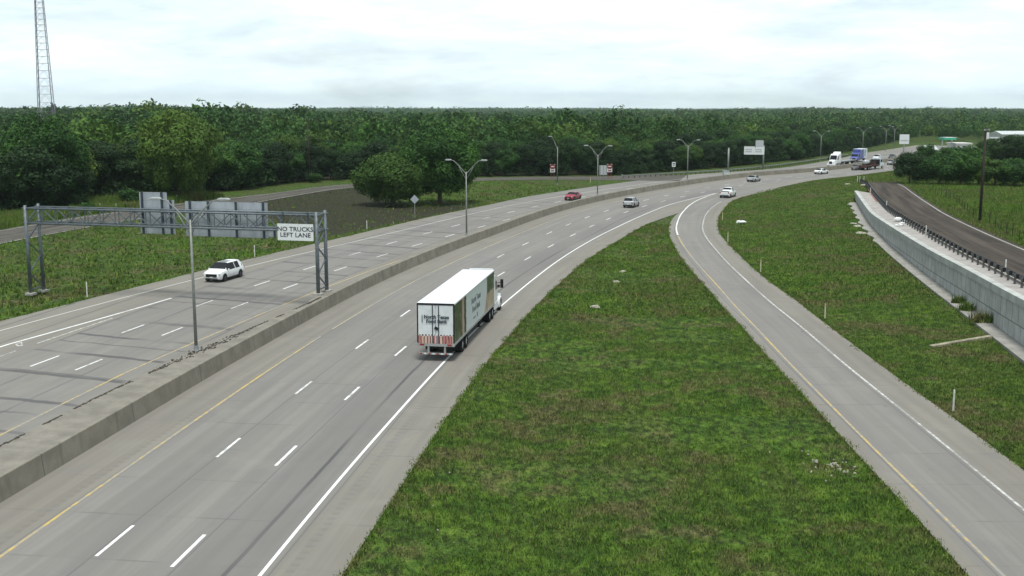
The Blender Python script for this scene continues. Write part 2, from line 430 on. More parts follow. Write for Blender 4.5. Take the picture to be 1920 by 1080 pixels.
# ------------------------------------------------------------------ road sheets
def ribbon(name, ref, s, ul, ur, z, mat, nu=8, kind='structure', zf=None):
    s = np.asarray(s, float)
    ul = ul(s) if callable(ul) else np.full(len(s), float(ul)); ur = ur(s) if callable(ur) else np.full(len(s), float(ur))
    k = np.linspace(0, 1, nu + 1)
    U = ul[:, None] + (ur - ul)[:, None] * k[None]; S = np.repeat(s[:, None], nu + 1, 1)
    xy = ref.at(S, U).reshape(-1, 2)
    Z = np.full(len(xy), z) if zf is None else zf(xy[:, 0], xy[:, 1]) + z
    o = np_mesh(name, np.c_[xy, Z], grid_faces(len(s), nu + 1)[:, ::-1], mat)
    set_uv(o.data, np.c_[U.ravel(), S.ravel()])
    if kind: o['kind'] = kind
    return o
sx = np.arange(S0, S1, 2.0)
right_road = ribbon('right_carriageway', HW, sx, lambda s: s * 0 - .1, uRight, 0.0, M_right, 12)
left_road = ribbon('left_carriageway', HW, sx, uOutL, lambda s: -slab_w(s) + .2, 0.0, M_left, 12)
rs = np.arange(0, RAMP.s[-1], 1.0)
ramp_road = ribbon('entrance_ramp', RAMP, rs, uRl, uRr, 0.006, M_ramp, 8)

class Marks(MB):
    def strip(self, ref, s, u, w, z, both=True):
        s = np.asarray(s, float); uu = u(s) if callable(u) else np.full(len(s), float(u))
        a = ref.at(s, uu - w / 2); b = ref.at(s, uu + w / 2); n = len(s)
        return self.add([(*p, z) for p in a] + [(*p, z) for p in b], [(i, i + n, i + n + 1, i + 1) for i in range(n - 1)])
def struct(m, name, mat):
    return tag(m.build(name, mat), kind='structure')
def seg(a, b, st=2.0): return np.arange(a, b + .01, st)
def s_of(p): return HW.su(Ps([p]))[0, 0]
# dashes, one by one where the photograph has them
def dashes(line, ufn, w, z, back, fwd):
    ss = sorted(HW.su(Ps(line))[:, 0]); out = []
    for k in range(back, 0, -1): out.append(ss[0] - 12.19 * k)
    for a, b in zip(ss[:-1], ss[1:]):
        out.append(a); n = round((b - a) / 12.19)
        for k in range(1, n): out.append(a + (b - a) * k / n)
    out.append(ss[-1])
    for k in range(1, fwd + 1): out.append(ss[-1] + 12.19 * k)
    m = Marks()
    for s in out: m.strip(HW, np.linspace(s, s + 3.2, 4), ufn, w, z)
    return m
dr = dashes(A_near, uA, .15, .006, 3, 16); db = dashes(B_near, uB, .16, .006, 3, 16); dr.add(db.v, db.f)
struct(dr, 'lane_dashes', M_white)
dl = dashes(L2_near, uL2, .15, .006, 3, 14); d1 = dashes(L1_near, uL1, .15, .006, 3, 12); dl.add(d1.v, d1.f)
struct(dl, 'lane_dashes', M_white)
s_merge = s_of((1345, 361.5))
struct(Marks().strip(HW, seg(S0, s_merge), uEdgeR, .15, .006), 'edge_line', M_white_new)
struct(Marks().strip(HW, seg(s_merge + 6, s_merge + 130), lambda s: np.minimum(uEdgeR(s), uEdgeR(s_merge + 25)), .16, .0065), 'edge_line', M_white_old)
struct(Marks().strip(HW, seg(s_merge + 45, S1), lambda s: uFarR(s) - 2.6, .15, .006), 'edge_line', M_white_old)
struct(Marks().strip(HW, seg(S0, s_of((607, 627))), uYR, .15, .006), 'yellow_edge_line', M_yellow)
struct(Marks().strip(HW, seg(s_of((607, 627)) + 2, S1), lambda s: np.interp(s, [s_of((607, 627)), s_of((607, 627)) + 40], [float(uYR(s_of((607, 627)))), 0]) * 0 + uA(s) - 3.75 + (uYR(s_of((607, 627))) - uA(s_of((607, 627))) + 3.75) * np.clip(1 - (s - s_of((607, 627))) / 50, 0, 1), .12, .006), 'yellow_edge_line', M_yellow_old)
struct(Marks().strip(HW, seg(S0, S1), lambda s: np.minimum(uL2(s) + 3.6, -slab_w(s) - .75), .15, .006), 'yellow_edge_line', M_yellow)
struct(Marks().strip(HW, seg(S0, S1), uEdgeL, .17, .006), 'edge_line', M_white_pale)
struct(Marks().strip(HW, seg(S0, s_of((330, 557))), uSol2, .22, .006), 'exit_lane_line', M_white)
struct(Marks().strip(HW, seg(S0 + 40, s_of((35, 655))), uSol3, .14, .006).strip(HW, seg(s_of((67, 644)), s_of((218, 595))), uSol3, .14, .006), 'exit_lane_line', M_white_old)
mk = Marks(); q = [P(28, 645), P(33, 649.5), P(43, 648), P(41, 641)]; q2 = [P(31, 645.5), P(34.5, 647.5), P(40, 646.8), P(39, 643.2)]
mk.add([(*a[:2], .006) for a in q] + [(*a[:2], .006) for a in q2], [(i, (i + 1) % 4, (i + 1) % 4 + 4, i + 4) for i in range(4)])
struct(mk, 'gore_marking', M_white_old)
# ramp lines
ry_s = RAMP.su(Ps([(1272, 442)]))[0, 0]; ryend = RAMP.su(Ps([(1345, 362)]))[0, 0]
struct(Marks().strip(RAMP, seg(0, ry_s, 1), uRyel, .14, .012), 'yellow_edge_line', M_yellow)
struct(Marks().strip(RAMP, seg(ry_s + 1, ryend, 1), uRyel, .20, .012), 'ramp_gore_line', M_white)
struct(Marks().strip(RAMP, seg(0, RAMP.s[-1] - 40, 1), 0.0, .14, .012), 'ramp_edge_line', M_white_old)

# ------------------------------------------------------------------ ground sheet with swales
island = np.vstack([HW.at(seg(S0 + 20, s_nose, 3), uOutR(seg(S0 + 20, s_nose, 3))), RAMP.at(seg(0, RAMP.su(Ps([(1256, 420)]))[0, 0], 3), uRl(seg(0, RAMP.su(Ps([(1256, 420)]))[0, 0], 3)))[::-1]])
def inside(q, poly):
    x, y = q[:, 0], q[:, 1]; c = np.zeros(len(q), bool); j = len(poly) - 1
    for i in range(len(poly)):
        (xi, yi), (xj, yj) = poly[i], poly[j]
        c ^= ((yi > y) != (yj > y)) & (x < (xj - xi) * (y - yi) / (yj - yi + 1e-12) + xi); j = i
    return c
def dist_poly(q, poly):
    out = np.full(len(q), 1e9)
    for a, b in zip(poly, np.roll(poly, -1, 0)):
        d = b - a; t = np.clip(((q - a) @ d) / (d @ d + 1e-9), 0, 1)
        out = np.minimum(out, np.linalg.norm(q - a - t[:, None] * d, axis=1))
    return out
# left frontage road
fl_near = [(2, 457), (78, 443), (133, 432), (181, 423), (260, 411), (345, 399), (440, 387), (560, 366), (640, 352.5), (780, 345), (905, 338.5), (1000, 337), (1100, 337), (1190, 338.5)]
fl_far = [(2, 431), (109, 413), (200, 400), (275, 387), (330, 382), (403, 373), (500, 364), (567, 357), (650, 345), (780, 338), (905, 333), (1000, 332), (1100, 331.5), (1180, 331), (1250, 327.5)]
FL = Ref(smooth(Ps(fl_near), 1.0, 6, a=90, b=12))
uFLf = FL.ufun(fl_far, sig=10)
left_front = ribbon('frontage_road', FL, np.arange(0, FL.s[-1], 2.0), uFLf, 0.0, .004, M_front_left, 6)
struct(Marks().strip(FL, seg(0, FL.s[-1] - 60), -.35, .16, .010).strip(FL, seg(0, FL.s[-1] - 60), lambda s: uFLf(s) + .9, .14, .010), 'frontage_edge_line', M_white_old)
sL = seg(S0 + 20, s_of((1100, 352)), 4)
left_verge = np.vstack([HW.at(sL, uOutL(sL)), FL.at(seg(20, FL.s[-1] - 40, 4), seg(20, FL.s[-1] - 40, 4) * 0)[::-1]])
def hnoise(q, sc, seed):
    r = np.random.default_rng(seed); z = np.zeros(len(q))
    for k in range(5):
        a = r.uniform(0, 2 * pi); w = sc * r.uniform(.6, 1.7); z += np.sin(q[:, 0] * cos(a) * w + q[:, 1] * sin(a) * w + r.uniform(0, 6))
    return z / 5
def ground_z(q):
    z = np.full(len(q), -.06)
    for poly, depth, span in ((island, .42, 6.0), (left_verge, .55, 9.0)):
        m = inside(q, poly)
        d = dist_poly(q[m], poly); k = np.clip(d / span, 0, 1); k = k * k * (3 - 2 * k)
        z[m] = -.05 - k * (depth * .5 + .5 * depth * hnoise(q[m], .12, 3) * .5 + .08 * hnoise(q[m], .7, 4))
    return z
gx = np.r_[[-7000, -3000, -1200, -500, -250], np.arange(-130, 130.1, 1.6), [180, 260, 500, 1200, 3000, 7000]]
gy = np.r_[[-400, -100, 0], np.arange(20, 300.1, 1.6), [330, 380, 500, 800, 1500, 3500, 9000]]
GX, GY = np.meshgrid(gx, gy, indexing='ij'); q = np.c_[GX.ravel(), GY.ravel()]
gz = ground_z(q)
ground = np_mesh('ground', np.c_[q, gz], grid_faces(len(gx), len(gy))[:, ::-1], M_ground, smooth=True); ground['kind'] = 'structure'
dirt_poly = Ps([(455, 372), (560, 362), (650, 353), (720, 352), (760, 385), (890, 380), (880, 392), (740, 419), (640, 440), (560, 440), (500, 405)])[:, :2]
dd = dist_poly(q, dirt_poly); dirt = np.where(inside(q, dirt_poly), np.clip(.55 + dd / 8, 0, 1), np.clip(.55 - dd / 9, 0, 1))
di = dist_poly(q, island); dirt = np.maximum(dirt, np.where(inside(q, island), np.clip(.62 - di / 2.2, 0, 1), 0))
forest_px = [(-260, 420), (0, 405), (130, 396), (165, 374), (250, 369), (360, 364), (433, 358), (533, 345), (600, 339), (650, 336), (905, 331), (1000, 330), (1168, 328), (1285, 320), (1400, 310), (1500, 299), (1600, 282), (1650, 272), (1690, 262), (1700, 258)]
forest_edge = Ps(forest_px)[:, :2]
forest_poly = np.vstack([forest_edge, [[900, 1900], [-2500, 1900], [-1400, 140]]])
fm = inside(q, forest_poly); dirt = np.maximum(dirt, np.where(fm, np.clip(dist_poly(q, forest_poly) / 6, 0, .8), 0))
set_attr(ground.data, 'dirt', dirt)

# ------------------------------------------------------------------ right side: embankment, wall, frontage road
Wst = [(1603, 375, 355, 1.3), (1632, 424, 399, .9), (1670, 463, 424, .8), (1707, 494, 447, .8), (1755, 531, 476, .8), (1795, 561, 495, .8), (1847, 598, 524, .8), (1884, 627, 546, .8), (1920, 653, 564, .8)]
wb = []; wt = []
for x, yb, yt, zb in Wst:
    p = P(x, yb, zb); wb.append(p); wt.append(zat(yt, p[1]))
wb = np.array(wb); wt = np.array(wt); wt[0] = 2.9
wall_c = smooth(np.c_[wb, wt], 1.0, 5, b=62)          # x, y, base z, top z; from the far end towards the camera
wall_c[:, 3] = np.minimum(wall_c[:, 3], 5.2); wall_c[:, 2] = np.clip(wall_c[:, 2], .75, 1.4)
WALL = Ref(wall_c)
def zf(x, y): return np.interp(y, [0, 70, 85, 110, 150, 190, 230, 300, 400], [4.6, 4.08, 3.92, 3.55, 2.95, 2.45, 2.2, 1.6, .5])
def PZ(px, py, add=0.0):
    Y = 150.0
    for i in range(40): p = P(px, py, zf(0, Y) + add); Y = .5 * Y + .5 * p[1]
    return p
def wall_mesh():
    pr = [(-.0, 'b', -.5), (-.0, 't', -.55)]
    n = len(wall_c); s = WALL.s
    a = WALL.at(s, s * 0); z0 = wall_c[:, 2] - .6; z1 = wall_c[:, 3] - .50
    back = WALL.at(s, s * 0 - .3)
    V = np.concatenate([np.c_[a, z0], np.c_[a, z1], np.c_[back, z1], np.c_[back, z0]])
    fs = []
    for k in range(3):
        for i in range(n - 1): fs.append((k * n + i, (k + 1) * n + i, (k + 1) * n + i + 1, k * n + i + 1))
    fs += [(0, 3 * n, 2 * n, n)]
    return V, fs, s, z0, z1
V, fs, ws, z0, z1 = wall_mesh()
retw = thing('retaining_wall', 'long curved grey concrete panel retaining wall below the right frontage road', 'retaining wall')
o = np_mesh('wall_panel', V, fs, M_wall, retw); nW = len(ws)
set_uv(o.data, np.r_[np.c_[ws, z0 * 0 + z0 - z1 + 6], np.c_[ws, z0 * 0 + 6], np.c_[ws, z0 * 0], np.c_[ws, z0 * 0]])
cp = MB()
for i in range(0, nW - 1):
    ring = []
    for s_, zt in ((ws[i], wall_c[i, 3]), (ws[i + 1], wall_c[i + 1, 3])):
        for u_, z_ in ((.16, -.55), (.16, -.02), (.12, 0), (-.42, 0), (-.42, -.55)):
            xy = WALL.at(s_, u_); ring.append((*xy, zt + z_))
    cp.add(ring, [(k, k + 1, k + 6, k + 5) for k in range(4)] + [(4, 0, 5, 9)])
    if i == 0: cp.add(ring[:5], [(0, 1, 2, 3, 4)])
cp.build('coping', M_coping, retw)

# ref line for the frontage: guardrail posts
gr_px = [(1608, 334), (1624, 340.5), (1632, 352), (1644, 367), (1662, 385), (1678, 396), (1691, 404), (1713, 417), (1736, 430), (1760, 443), (1799, 464), (1840, 483.5), (1877, 501), (1918, 521.5)]
gr_c = smooth(np.array([PZ(a, b, .72) for a, b in gr_px]), 1.0, 4, b=60)
GR = Ref(gr_c)   # runs towards the camera; u>0 is to its right = west (towards the wall)
plate_c = np.array([PZ(a, b) for a, b in [(1695, 351), (1747, 387), (1810, 422), (1920, 470)]])
uFR = GR.ufun(plate_c, sig=10)
gs = seg(4, GR.s[-1], 1.5)
zfd = zf
front = ribbon('frontage_road', GR, np.arange(1.5, GR.s[-1], 1.5), lambda s: uFR(s) - .9, lambda s: s * 0 - .35, .03, M_front, 8, zf=zfd)
struct_l = Marks()
def zstrip(ref, s, u, w, zadd, zfun=zfd):
    m = MB(); uu = u(s) if callable(u) else np.full(len(s), float(u)); a = ref.at(s, uu - w / 2); b = ref.at(s, uu + w / 2); n = len(s)
    m.add([(*p, float(zfun(p[0], p[1])) + zadd) for p in a] + [(*p, float(zfun(p[0], p[1])) + zadd) for p in b], [(i, i + n, i + n + 1, i + 1) for i in range(n - 1)])
    return m
M_edge_dull = paint('dull_white_edge_paint', (.42, .42, .38), .55)
struct(zstrip(GR, seg(6, GR.s[-1], 1.5), lambda s: uFR(s) - .1, .22, .036), 'frontage_edge_line', M_edge_dull)
struct(zstrip(GR, seg(6, GR.s[-1], 1.5), -.75, .13, .036), 'frontage_edge_line', M_edge_dull)
# mow strip between coping and guardrail
mow_s = seg(0, WALL.s[-1] - 1, 1.0)
ma = WALL.at(mow_s, mow_s * 0 - .40)
msu = GR.su(ma)
mV = []; mu = []
for k in np.linspace(0, 1, 5):
    for i in range(len(mow_s)):
        b = GR.at(msu[i, 0], -.5); p = ma[i] * (1 - k) + b * k
        z = (wall_c[min(i, nW - 1), 3] - .04) * (1 - k) + (zf(*b) + .012) * k
        mV.append((*p, z))
o = np_mesh('mow_strip', mV, grid_faces(5, len(mow_s)), M_mow); o['kind'] = 'structure'
# grass embankment between the road edge and the wall / plateau edge
E0s = seg(0, RAMP.su(Ps([(1385, 372)]))[0, 0], 2.0)
E0 = RAMP.at(E0s, uRr(E0s))
h2 = seg(s_farR + 2, S1, 2.0); E0 = np.vstack([E0, HW.at(h2, uFarR(h2))])
E0 = gauss(resample(E0, 2.0), 1.2)
tpl = [(*wall_c[i, :2], wall_c[i, 2]) for i in range(nW - 1, 3, -1)]
tpl += [(*wall_c[0, :2], 1.5), (*(wall_c[0, :2] + np.array([.9, 1.6])), 2.3)]
for s_ in (29.0, 26, 22, 16, 10, 5, 0):
    b_ = GR.at(np.array(s_), np.array(.3)); tpl.append((*b_, float(zf(*b_)) + .02))
far_s = seg(HW.su(Ps([(1600, 329)]))[0, 0] + 14, S1, 6.0)
tpl += [(*p, 2.2) for p in HW.at(far_s, uFarR(far_s) + np.interp(far_s, [far_s[0], far_s[0] + 40], [13, 12]))]
T = np.array(tpl)
def arc(p): return np.r_[0, np.cumsum(np.linalg.norm(np.diff(p[:, :2], axis=0), axis=1))]
# stations: match the near part (wall) and the far part separately
def param(p, n): 
    d = arc(p); s = np.linspace(0, d[-1], n); return np.stack([np.interp(s, d, p[:, c]) for c in range(p.shape[1])], 1)
kw = ((T[:, :2] - GR.p[0]) ** 2).sum(1).argmin(); ke = ((E0 - Ps([(1520, 339)])[0, :2]) ** 2).sum(1).argmin()
Tn = np.vstack([param(T[:kw + 1], 110), param(T[kw:], 60)[1:]]); En = np.vstack([param(E0[:ke + 1], 110), param(E0[ke:], 60)[1:]])
nc = 16; EV = []
for k in range(nc + 1):
    f = k / nc; xy = En * (1 - f) + Tn[:, :2] * f
    ez = f * f * (3 - 2 * f) * .55 + f * .45
    z = -.05 * (1 - f) + Tn[:, 2] * ez + .10 * hnoise(xy, .5, 9) * sin(pi * f)
    EV.append(np.c_[xy, z])
EV = np.concatenate(EV)
emb_faces = grid_faces(nc + 1, len(En))
emb = np_mesh('embankment', EV, emb_faces, M_ground, smooth=True); emb['kind'] = 'structure'
fr_ = np.repeat(np.linspace(0, 1, nc + 1), len(En))
set_attr(emb.data, 'dirt', np.clip(.62 - fr_ * 14, 0, 1) + .18 * (hnoise(EV[:, :2], .08, 21) > .2))
# apron of concrete along the wall foot
ap = seg(6, WALL.s[-1], 1.0); aV = []
aw = 1.25 + .25 * np.sin(ap * .9) * (ap < 60)
pa = WALL.at(ap, ap * 0 - .02); pb = WALL.at(ap, aw)
zb_ = np.interp(ap, WALL.s, wall_c[:, 2])
o = np_mesh('wall_apron', np.r_[np.c_[pa, zb_ + .16], np.c_[pb, zb_ + .12], np.c_[pb, zb_ - .3]], grid_faces(3, len(ap)), M_apron); o['kind'] = 'structure'
# plateau field right of the frontage road
pc = seg(0, GR.s[-1], 4.0); cols = []
back = extend(np.c_[GR.at(pc, uFR(pc) - .6), pc * 0], 0, 0)[:, :2]
pre = np.array([T[i, :2] for i in range(len(T) - 1, kw, -1)])
inner = np.vstack([pre, T[kw:kw + 1, :2], back]); inner = resample(inner, 4.0)
pV = []; offs = [0, 3, 8, 16, 30, 60, 120, 260, 600, 1500]
nI = len(inner)
for d in offs:
    xy = inner + np.array([d * .985, d * .17])
    z = np.array([float(zf(0, y)) for y in inner[:, 1]]) * (1 - min(1, d / 400)) + 1.0 * min(1, d / 400)
    z = np.where(inner[:, 1] > 225, 2.2 * (1 - min(1, d / 400)) + 1.0 * min(1, d / 400), z) - (.03 if d == 0 else 0) + (.12 * hnoise(xy, .3, 5) if 0 < d < 200 else 0)
    pV.append(np.c_[xy, z])
pV = np.concatenate(pV)
plat = np_mesh('field', pV, grid_faces(len(offs), nI), M_ground, smooth=True); plat['kind'] = 'structure'
set_attr(plat.data, 'dirt', np.clip(.2 * hnoise(pV[:, :2], .06, 8), 0, 1))
# ------------------------------------------------------------------ median barrier
M_debris = simple('dirt_debris', (.060, .052, .042), .95, var=.5, scale=6)
med = thing('median_barrier', 'long grey concrete median barrier between the two carriageways', 'barrier')
bs = seg(S0, S1, 2.0); bw = slab_w(bs); prof = []
rows = [HW.at(bs, bs * 0 + .14), HW.at(bs, bs * 0 + .13), HW.at(bs, bs * 0 + .02), HW.at(bs, bs * 0 - .01), HW.at(bs, -.16 + bs * 0)]
zr = [-.05, .02, BH - .03, BH, BH]
V = np.concatenate([np.c_[r, np.full(len(bs), z)] for r, z in zip(rows, zr)])
bo = np_mesh('barrier_wall', V, grid_faces(5, len(bs))[:, ::-1], M_barrier, med)
set_uv(bo.data, np.c_[np.tile(bs, 5), np.repeat(np.arange(5.0), len(bs))])
rows = [HW.at(bs, bs * 0 - .16), HW.at(bs, -bw * .5), HW.at(bs, -bw + .16), HW.at(bs, -bw), HW.at(bs, -bw - .12)]
zr = [BH - .004, BH - .02, BH - .004, BH - .03, -.05]
V = np.concatenate([np.c_[r, np.full(len(bs), z)] for r, z in zip(rows, zr)])
np_mesh('median_slab', V, grid_faces(5, len(bs))[:, ::-1], M_slab, med)
# dirt and debris gathered in the joint of the slab: many small clods
dm = MB(); r_ = random.Random(5)
s_a, s_b = HW.su(Ps([(7, 832)], BH))[0, 0] - 12, s_gant
s_lp = HW.su(Ps([(368, 657)], BH))[0, 0]
for i in range(900):
    s_ = r_.uniform(s_a, s_b); near = math.exp(-((s_ - s_lp) / 5) ** 2)
    if math.sin(s_ * 1.7) + math.sin(s_ * .61 + 1) < -.7 and near < .4: continue
    u_ = float(uSlab(s_)) + r_.gauss(.06, .04 + .22 * near); L = r_.uniform(.06, .28); p = HW.at(s_, u_); t = HW.heading(p)
    dm.box((p[0], p[1], BH + .005), (L, r_.uniform(.03, .09), r_.uniform(.015, .05)), math.atan2(t[1], t[0]) + r_.uniform(-.35, .35))
dbr = dm.build('dirt_debris', M_debris); tag(dbr, 'dark dirt and weeds gathered along the joint of the median slab', 'debris', kind='stuff')

# ------------------------------------------------------------------ grass
def tufts(pts, hmin, hmax, wid, seed, per=4, lean=.5):
    r = np.random.default_rng(seed); n = len(pts)
    pts = np.repeat(pts, per, 0) + np.c_[r.normal(0, .09, (n * per, 2)), np.zeros(n * per)]
    m = len(pts); h = r.uniform(hmin, hmax, m) * np.repeat(r.uniform(.6, 1.25, n), per)
    a = r.uniform(0, 2 * pi, m); w_ = wid * r.uniform(.6, 1.3, m)
    dx = np.c_[np.cos(a), np.sin(a)]; l = r.uniform(0, 2 * pi, m); ln = h * lean * r.uniform(.2, 1.2, m)
    base = pts.copy(); base[:, 2] -= .03
    p0 = base.copy(); p0[:, :2] -= dx * w_[:, None] / 2
    p1 = base.copy(); p1[:, :2] += dx * w_[:, None] / 2
    p2 = base.copy(); p2[:, :2] += np.c_[np.cos(l), np.sin(l)] * ln[:, None]; p2[:, 2] += h
    V = np.stack([p0, p1, p2], 1).reshape(-1, 3)
    tint = np.repeat(np.clip(np.repeat(r.uniform(0, 1, n), per) * .6 + r.uniform(0, .4, m), 0, 1), 3)
    return V, tint
def grass_obj(parts, name, label):
    V = np.concatenate([p[0] for p in parts]); t = np.concatenate([p[1] for p in parts])
    o = np_mesh(name, V, np.arange(len(V)).reshape(-1, 3), M_blades, n=3)
    set_attr(o.data, 'tint', t); tag(o, label, 'grass', kind='stuff'); return o
def fill(poly, dens, n, seed, ymax=400):
    r = np.random.default_rng(seed); lo = poly.min(0); hi = poly.max(0); lo = np.maximum(lo, [-120, 28]); hi = np.minimum(hi, [160, ymax])
    # sample denser towards the camera: y from a 1/y law
    yy = lo[1] * (hi[1] / lo[1]) ** r.random(n); xx = r.uniform(lo[0], hi[0], n)
    q_ = np.c_[xx, yy]; q_ = q_[inside(q_, poly)]
    keep = np.abs(q_[:, 0]) < q_[:, 1] * .5 + 3; q_ = q_[keep]
    keep = r.random(len(q_)) < dens(q_); q_ = q_[keep]
    return np.c_[q_, ground_z(q_)]
isl = fill(island, lambda q_: .35 + .65 * (hnoise(q_, .5, 12) > -.15), 210000, 1)
far_i = isl[:, 1] > 90
grass_obj([tufts(isl[~far_i], .08, .21, .06, 2, 3), tufts(isl[far_i], .10, .24, .13, 3, 2)], 'grass', 'short mown grass on the island between carriageway and ramp')
lv = fill(left_verge, lambda q_: np.where(inside(q_, dirt_poly), .10, 1.0) * np.clip(.12 + 1.6 * (hnoise(q_, 2.2, 31) + .18), .06, 1), 170000, 4)
grass_obj([tufts(lv, .15, .50, .17, 5, 3)], 'grass', 'rough grass on the verge between frontage road and left carriageway')
# embankment
def on_faces(Vv, ff, n, seed, near=True):
    r = np.random.default_rng(seed)
    a, b, c, d = (Vv[ff[:, k]] for k in range(4)); cen = (a + c) / 2
    ar = .5 * np.linalg.norm(np.cross(c - a, d - b), axis=1)
    wgt = ar / np.maximum(cen[:, 1], 40) ** 1.6 * (np.abs(cen[:, 0]) < cen[:, 1] * .52 + 4) * (cen[:, 1] < 330) * (cen[:, 1] > 30)
    k = r.choice(len(ff), n, p=wgt / wgt.sum()); u = r.random((n, 1)); v = r.random((n, 1))
    return (a[k] * (1 - u) + b[k] * u) * (1 - v) + (d[k] * (1 - u) + c[k] * u) * v
ep = on_faces(EV, emb_faces, 75000, 6); fe = ep[:, 1] > 95
grass_obj([tufts(ep[~fe], .08, .21, .065, 7, 3), tufts(ep[fe], .10, .24, .14, 8, 2)], 'grass', 'grass on the embankment slope below the retaining wall')
pf = on_faces(pV, grid_faces(len(offs), nI), 60000, 9)
grass_obj([tufts(pf, .12, .40, .12, 10, 3)], 'grass', 'lush grass in the field right of the frontage road')
# tall weeds left of the frontage road
tw_poly = Ps([(-60, 441), (0, 430), (140, 405), (200, 398), (330, 380), (420, 370), (380, 366), (250, 371), (165, 378), (130, 398), (0, 407), (-60, 415)])[:, :2]
tw = fill(tw_poly, lambda q_: .5 + .5 * (hnoise(q_, .25, 14) > 0), 90000, 15)
grass_obj([tufts(tw, .4, 1.3, .22, 16, 3, .3)], 'tall_weeds', 'tall pale green weeds between the left frontage road and the forest')

# ragged fringe creeping over the pavement edges
def fringe(ref, s0, s1, ufn, side, n, seed):
    r = np.random.default_rng(seed); s = s0 + (s1 - s0) * r.random(n) ** 1.0; k = np.clip(.5 + 1.3 * np.sin(s * .9 + 2 * np.sin(s * .23)) * np.sin(s * .31), 0.05, 1.2)
    u = ufn(s) + side * (np.abs(r.normal(0, .16, n)) * k - .12); xy = ref.at(s, u); return np.c_[xy, np.full(n, .0)]
fr1 = fringe(HW, S0 + 45, s_nose, uOutR, -1, 5200, 71); rA = RAMP.su(Ps([(1256, 420)]))[0, 0]; fr2 = fringe(RAMP, 40, rA, uRl, 1, 4200, 72)
fr3 = fringe(RAMP, 40, RAMP.s[-1] - 25, uRr, -1, 4200, 73); fr4 = fringe(HW, S0 + 60, S0 + 230, uOutL, 1, 4200, 74)
grass_obj([tufts(np.vstack([fr1, fr2, fr3, fr4]), .05, .17, .07, 75, 3)], 'verge_fringe', 'ragged fringe of grass creeping over the pavement edges')

# ------------------------------------------------------------------ trees
def foliage(name, lo, hi, hi2):
    g = G(name, .65, 0, .2)
    t = g.attr('tint'); r = g.rnd(); tt = g.attr('tree')
    rr = g.mth('FRACT', g.mth('ADD', r, tt))
    c = g.mix(t, lo, hi)
    c = g.mix(g.rng(rr, .45, 1.0, 0, .75), c, hi2)
    c = g.mix(g.rng(g.mth('FRACT', g.mth('MULTIPLY', rr, 7.3)), 0, 1, 0, .45), c, lo)
    c = g.mix(g.rng(g.noise(g.pos(), .012, 3, .6), .38, .64, .55, 0), c, lo)
    g.base(c)
    tr = g.nd('ShaderNodeBsdfTranslucent'); g.put(tr.inputs[0], g.mix(.5, c, (.09, .16, .02)))
    ms = g.nd('ShaderNodeMixShader'); ms.inputs[0].default_value = .08
    out = g.t.nodes['Material Output']
    g.t.links.new(g.b.outputs[0], ms.inputs[1]); g.t.links.new(tr.outputs[0], ms.inputs[2]); g.t.links.new(ms.outputs[0], out.inputs[0])
    return g.m
M_leaf = foliage('broadleaf_foliage', (.011, .042, .009), (.074, .186, .024), (.145, .228, .032))
M_leaf_dark = foliage('dark_foliage', (.007, .023, .007), (.026, .066, .013), (.034, .080, .017))
M_bark = simple('bark', (.085, .07, .052), .95, var=.35, scale=4)
def crown_data(seed, rad, z0, z1, lobes, leaves, size, lr=(.26, .42)):
    r = np.random.default_rng(seed); C = []; zc = (z0 + z1) / 2; hz = (z1 - z0) / 2
    C.append((0, 0, zc, rad * .6))
    for i in range(lobes):
        a = r.uniform(0, 2 * pi); e = np.arcsin(r.uniform(-.85, 1)); k = r.uniform(.55, .86)
        l = rad * r.uniform(*lr)
        wid = 1.0 if e > -.2 else .92
        C.append((cos(a) * cos(e) * rad * k * wid, sin(a) * cos(e) * rad * k * wid, zc + sin(e) * (hz * .92 - l * .55), l))
    C = np.array(C); wts = C[:, 3] ** 2; k = r.choice(len(C), leaves, p=wts / wts.sum())
    dv = r.normal(size=(leaves, 3)); dv /= np.linalg.norm(dv, axis=1)[:, None]
    rr = C[k, 3] * (.78 + .34 * r.random(leaves) ** 1.5); rr[r.random(leaves) < .10] *= 1.22
    pos = C[k, :3] + dv * rr[:, None]
    nrm = dv * 1.25 + r.normal(0, .30, (leaves, 3)); nrm[:, 2] += .12
    lt = np.clip(r.uniform(.1, .9, len(C))[k] + r.normal(0, .22, leaves), 0, 1)
    sz = size * r.uniform(.6, 1.35, leaves)
    m = pos[:, 2] > z0 * .6
    global LAST; LAST = C
    return pos[m], nrm[m], lt[m], sz[m]
def leaf_quads(pos, nrm, sz, r):
    n = len(pos); nrm = nrm / (np.linalg.norm(nrm, axis=1)[:, None] + 1e-9)
    t = np.cross(nrm, r.normal(size=(n, 3))); t /= np.linalg.norm(t, axis=1)[:, None] + 1e-9; b = np.cross(nrm, t)
    s = sz[:, None] / 2; k = r.uniform(.55, 1.0, (n, 1))
    # a bent diamond of foliage
    return np.stack([pos - t * s * 1.25, pos - b * s * k + nrm * s * .25, pos + t * s * 1.25, pos + b * s * k + nrm * s * .25], 1).reshape(-1, 3)
KINDS = []
ICO = None
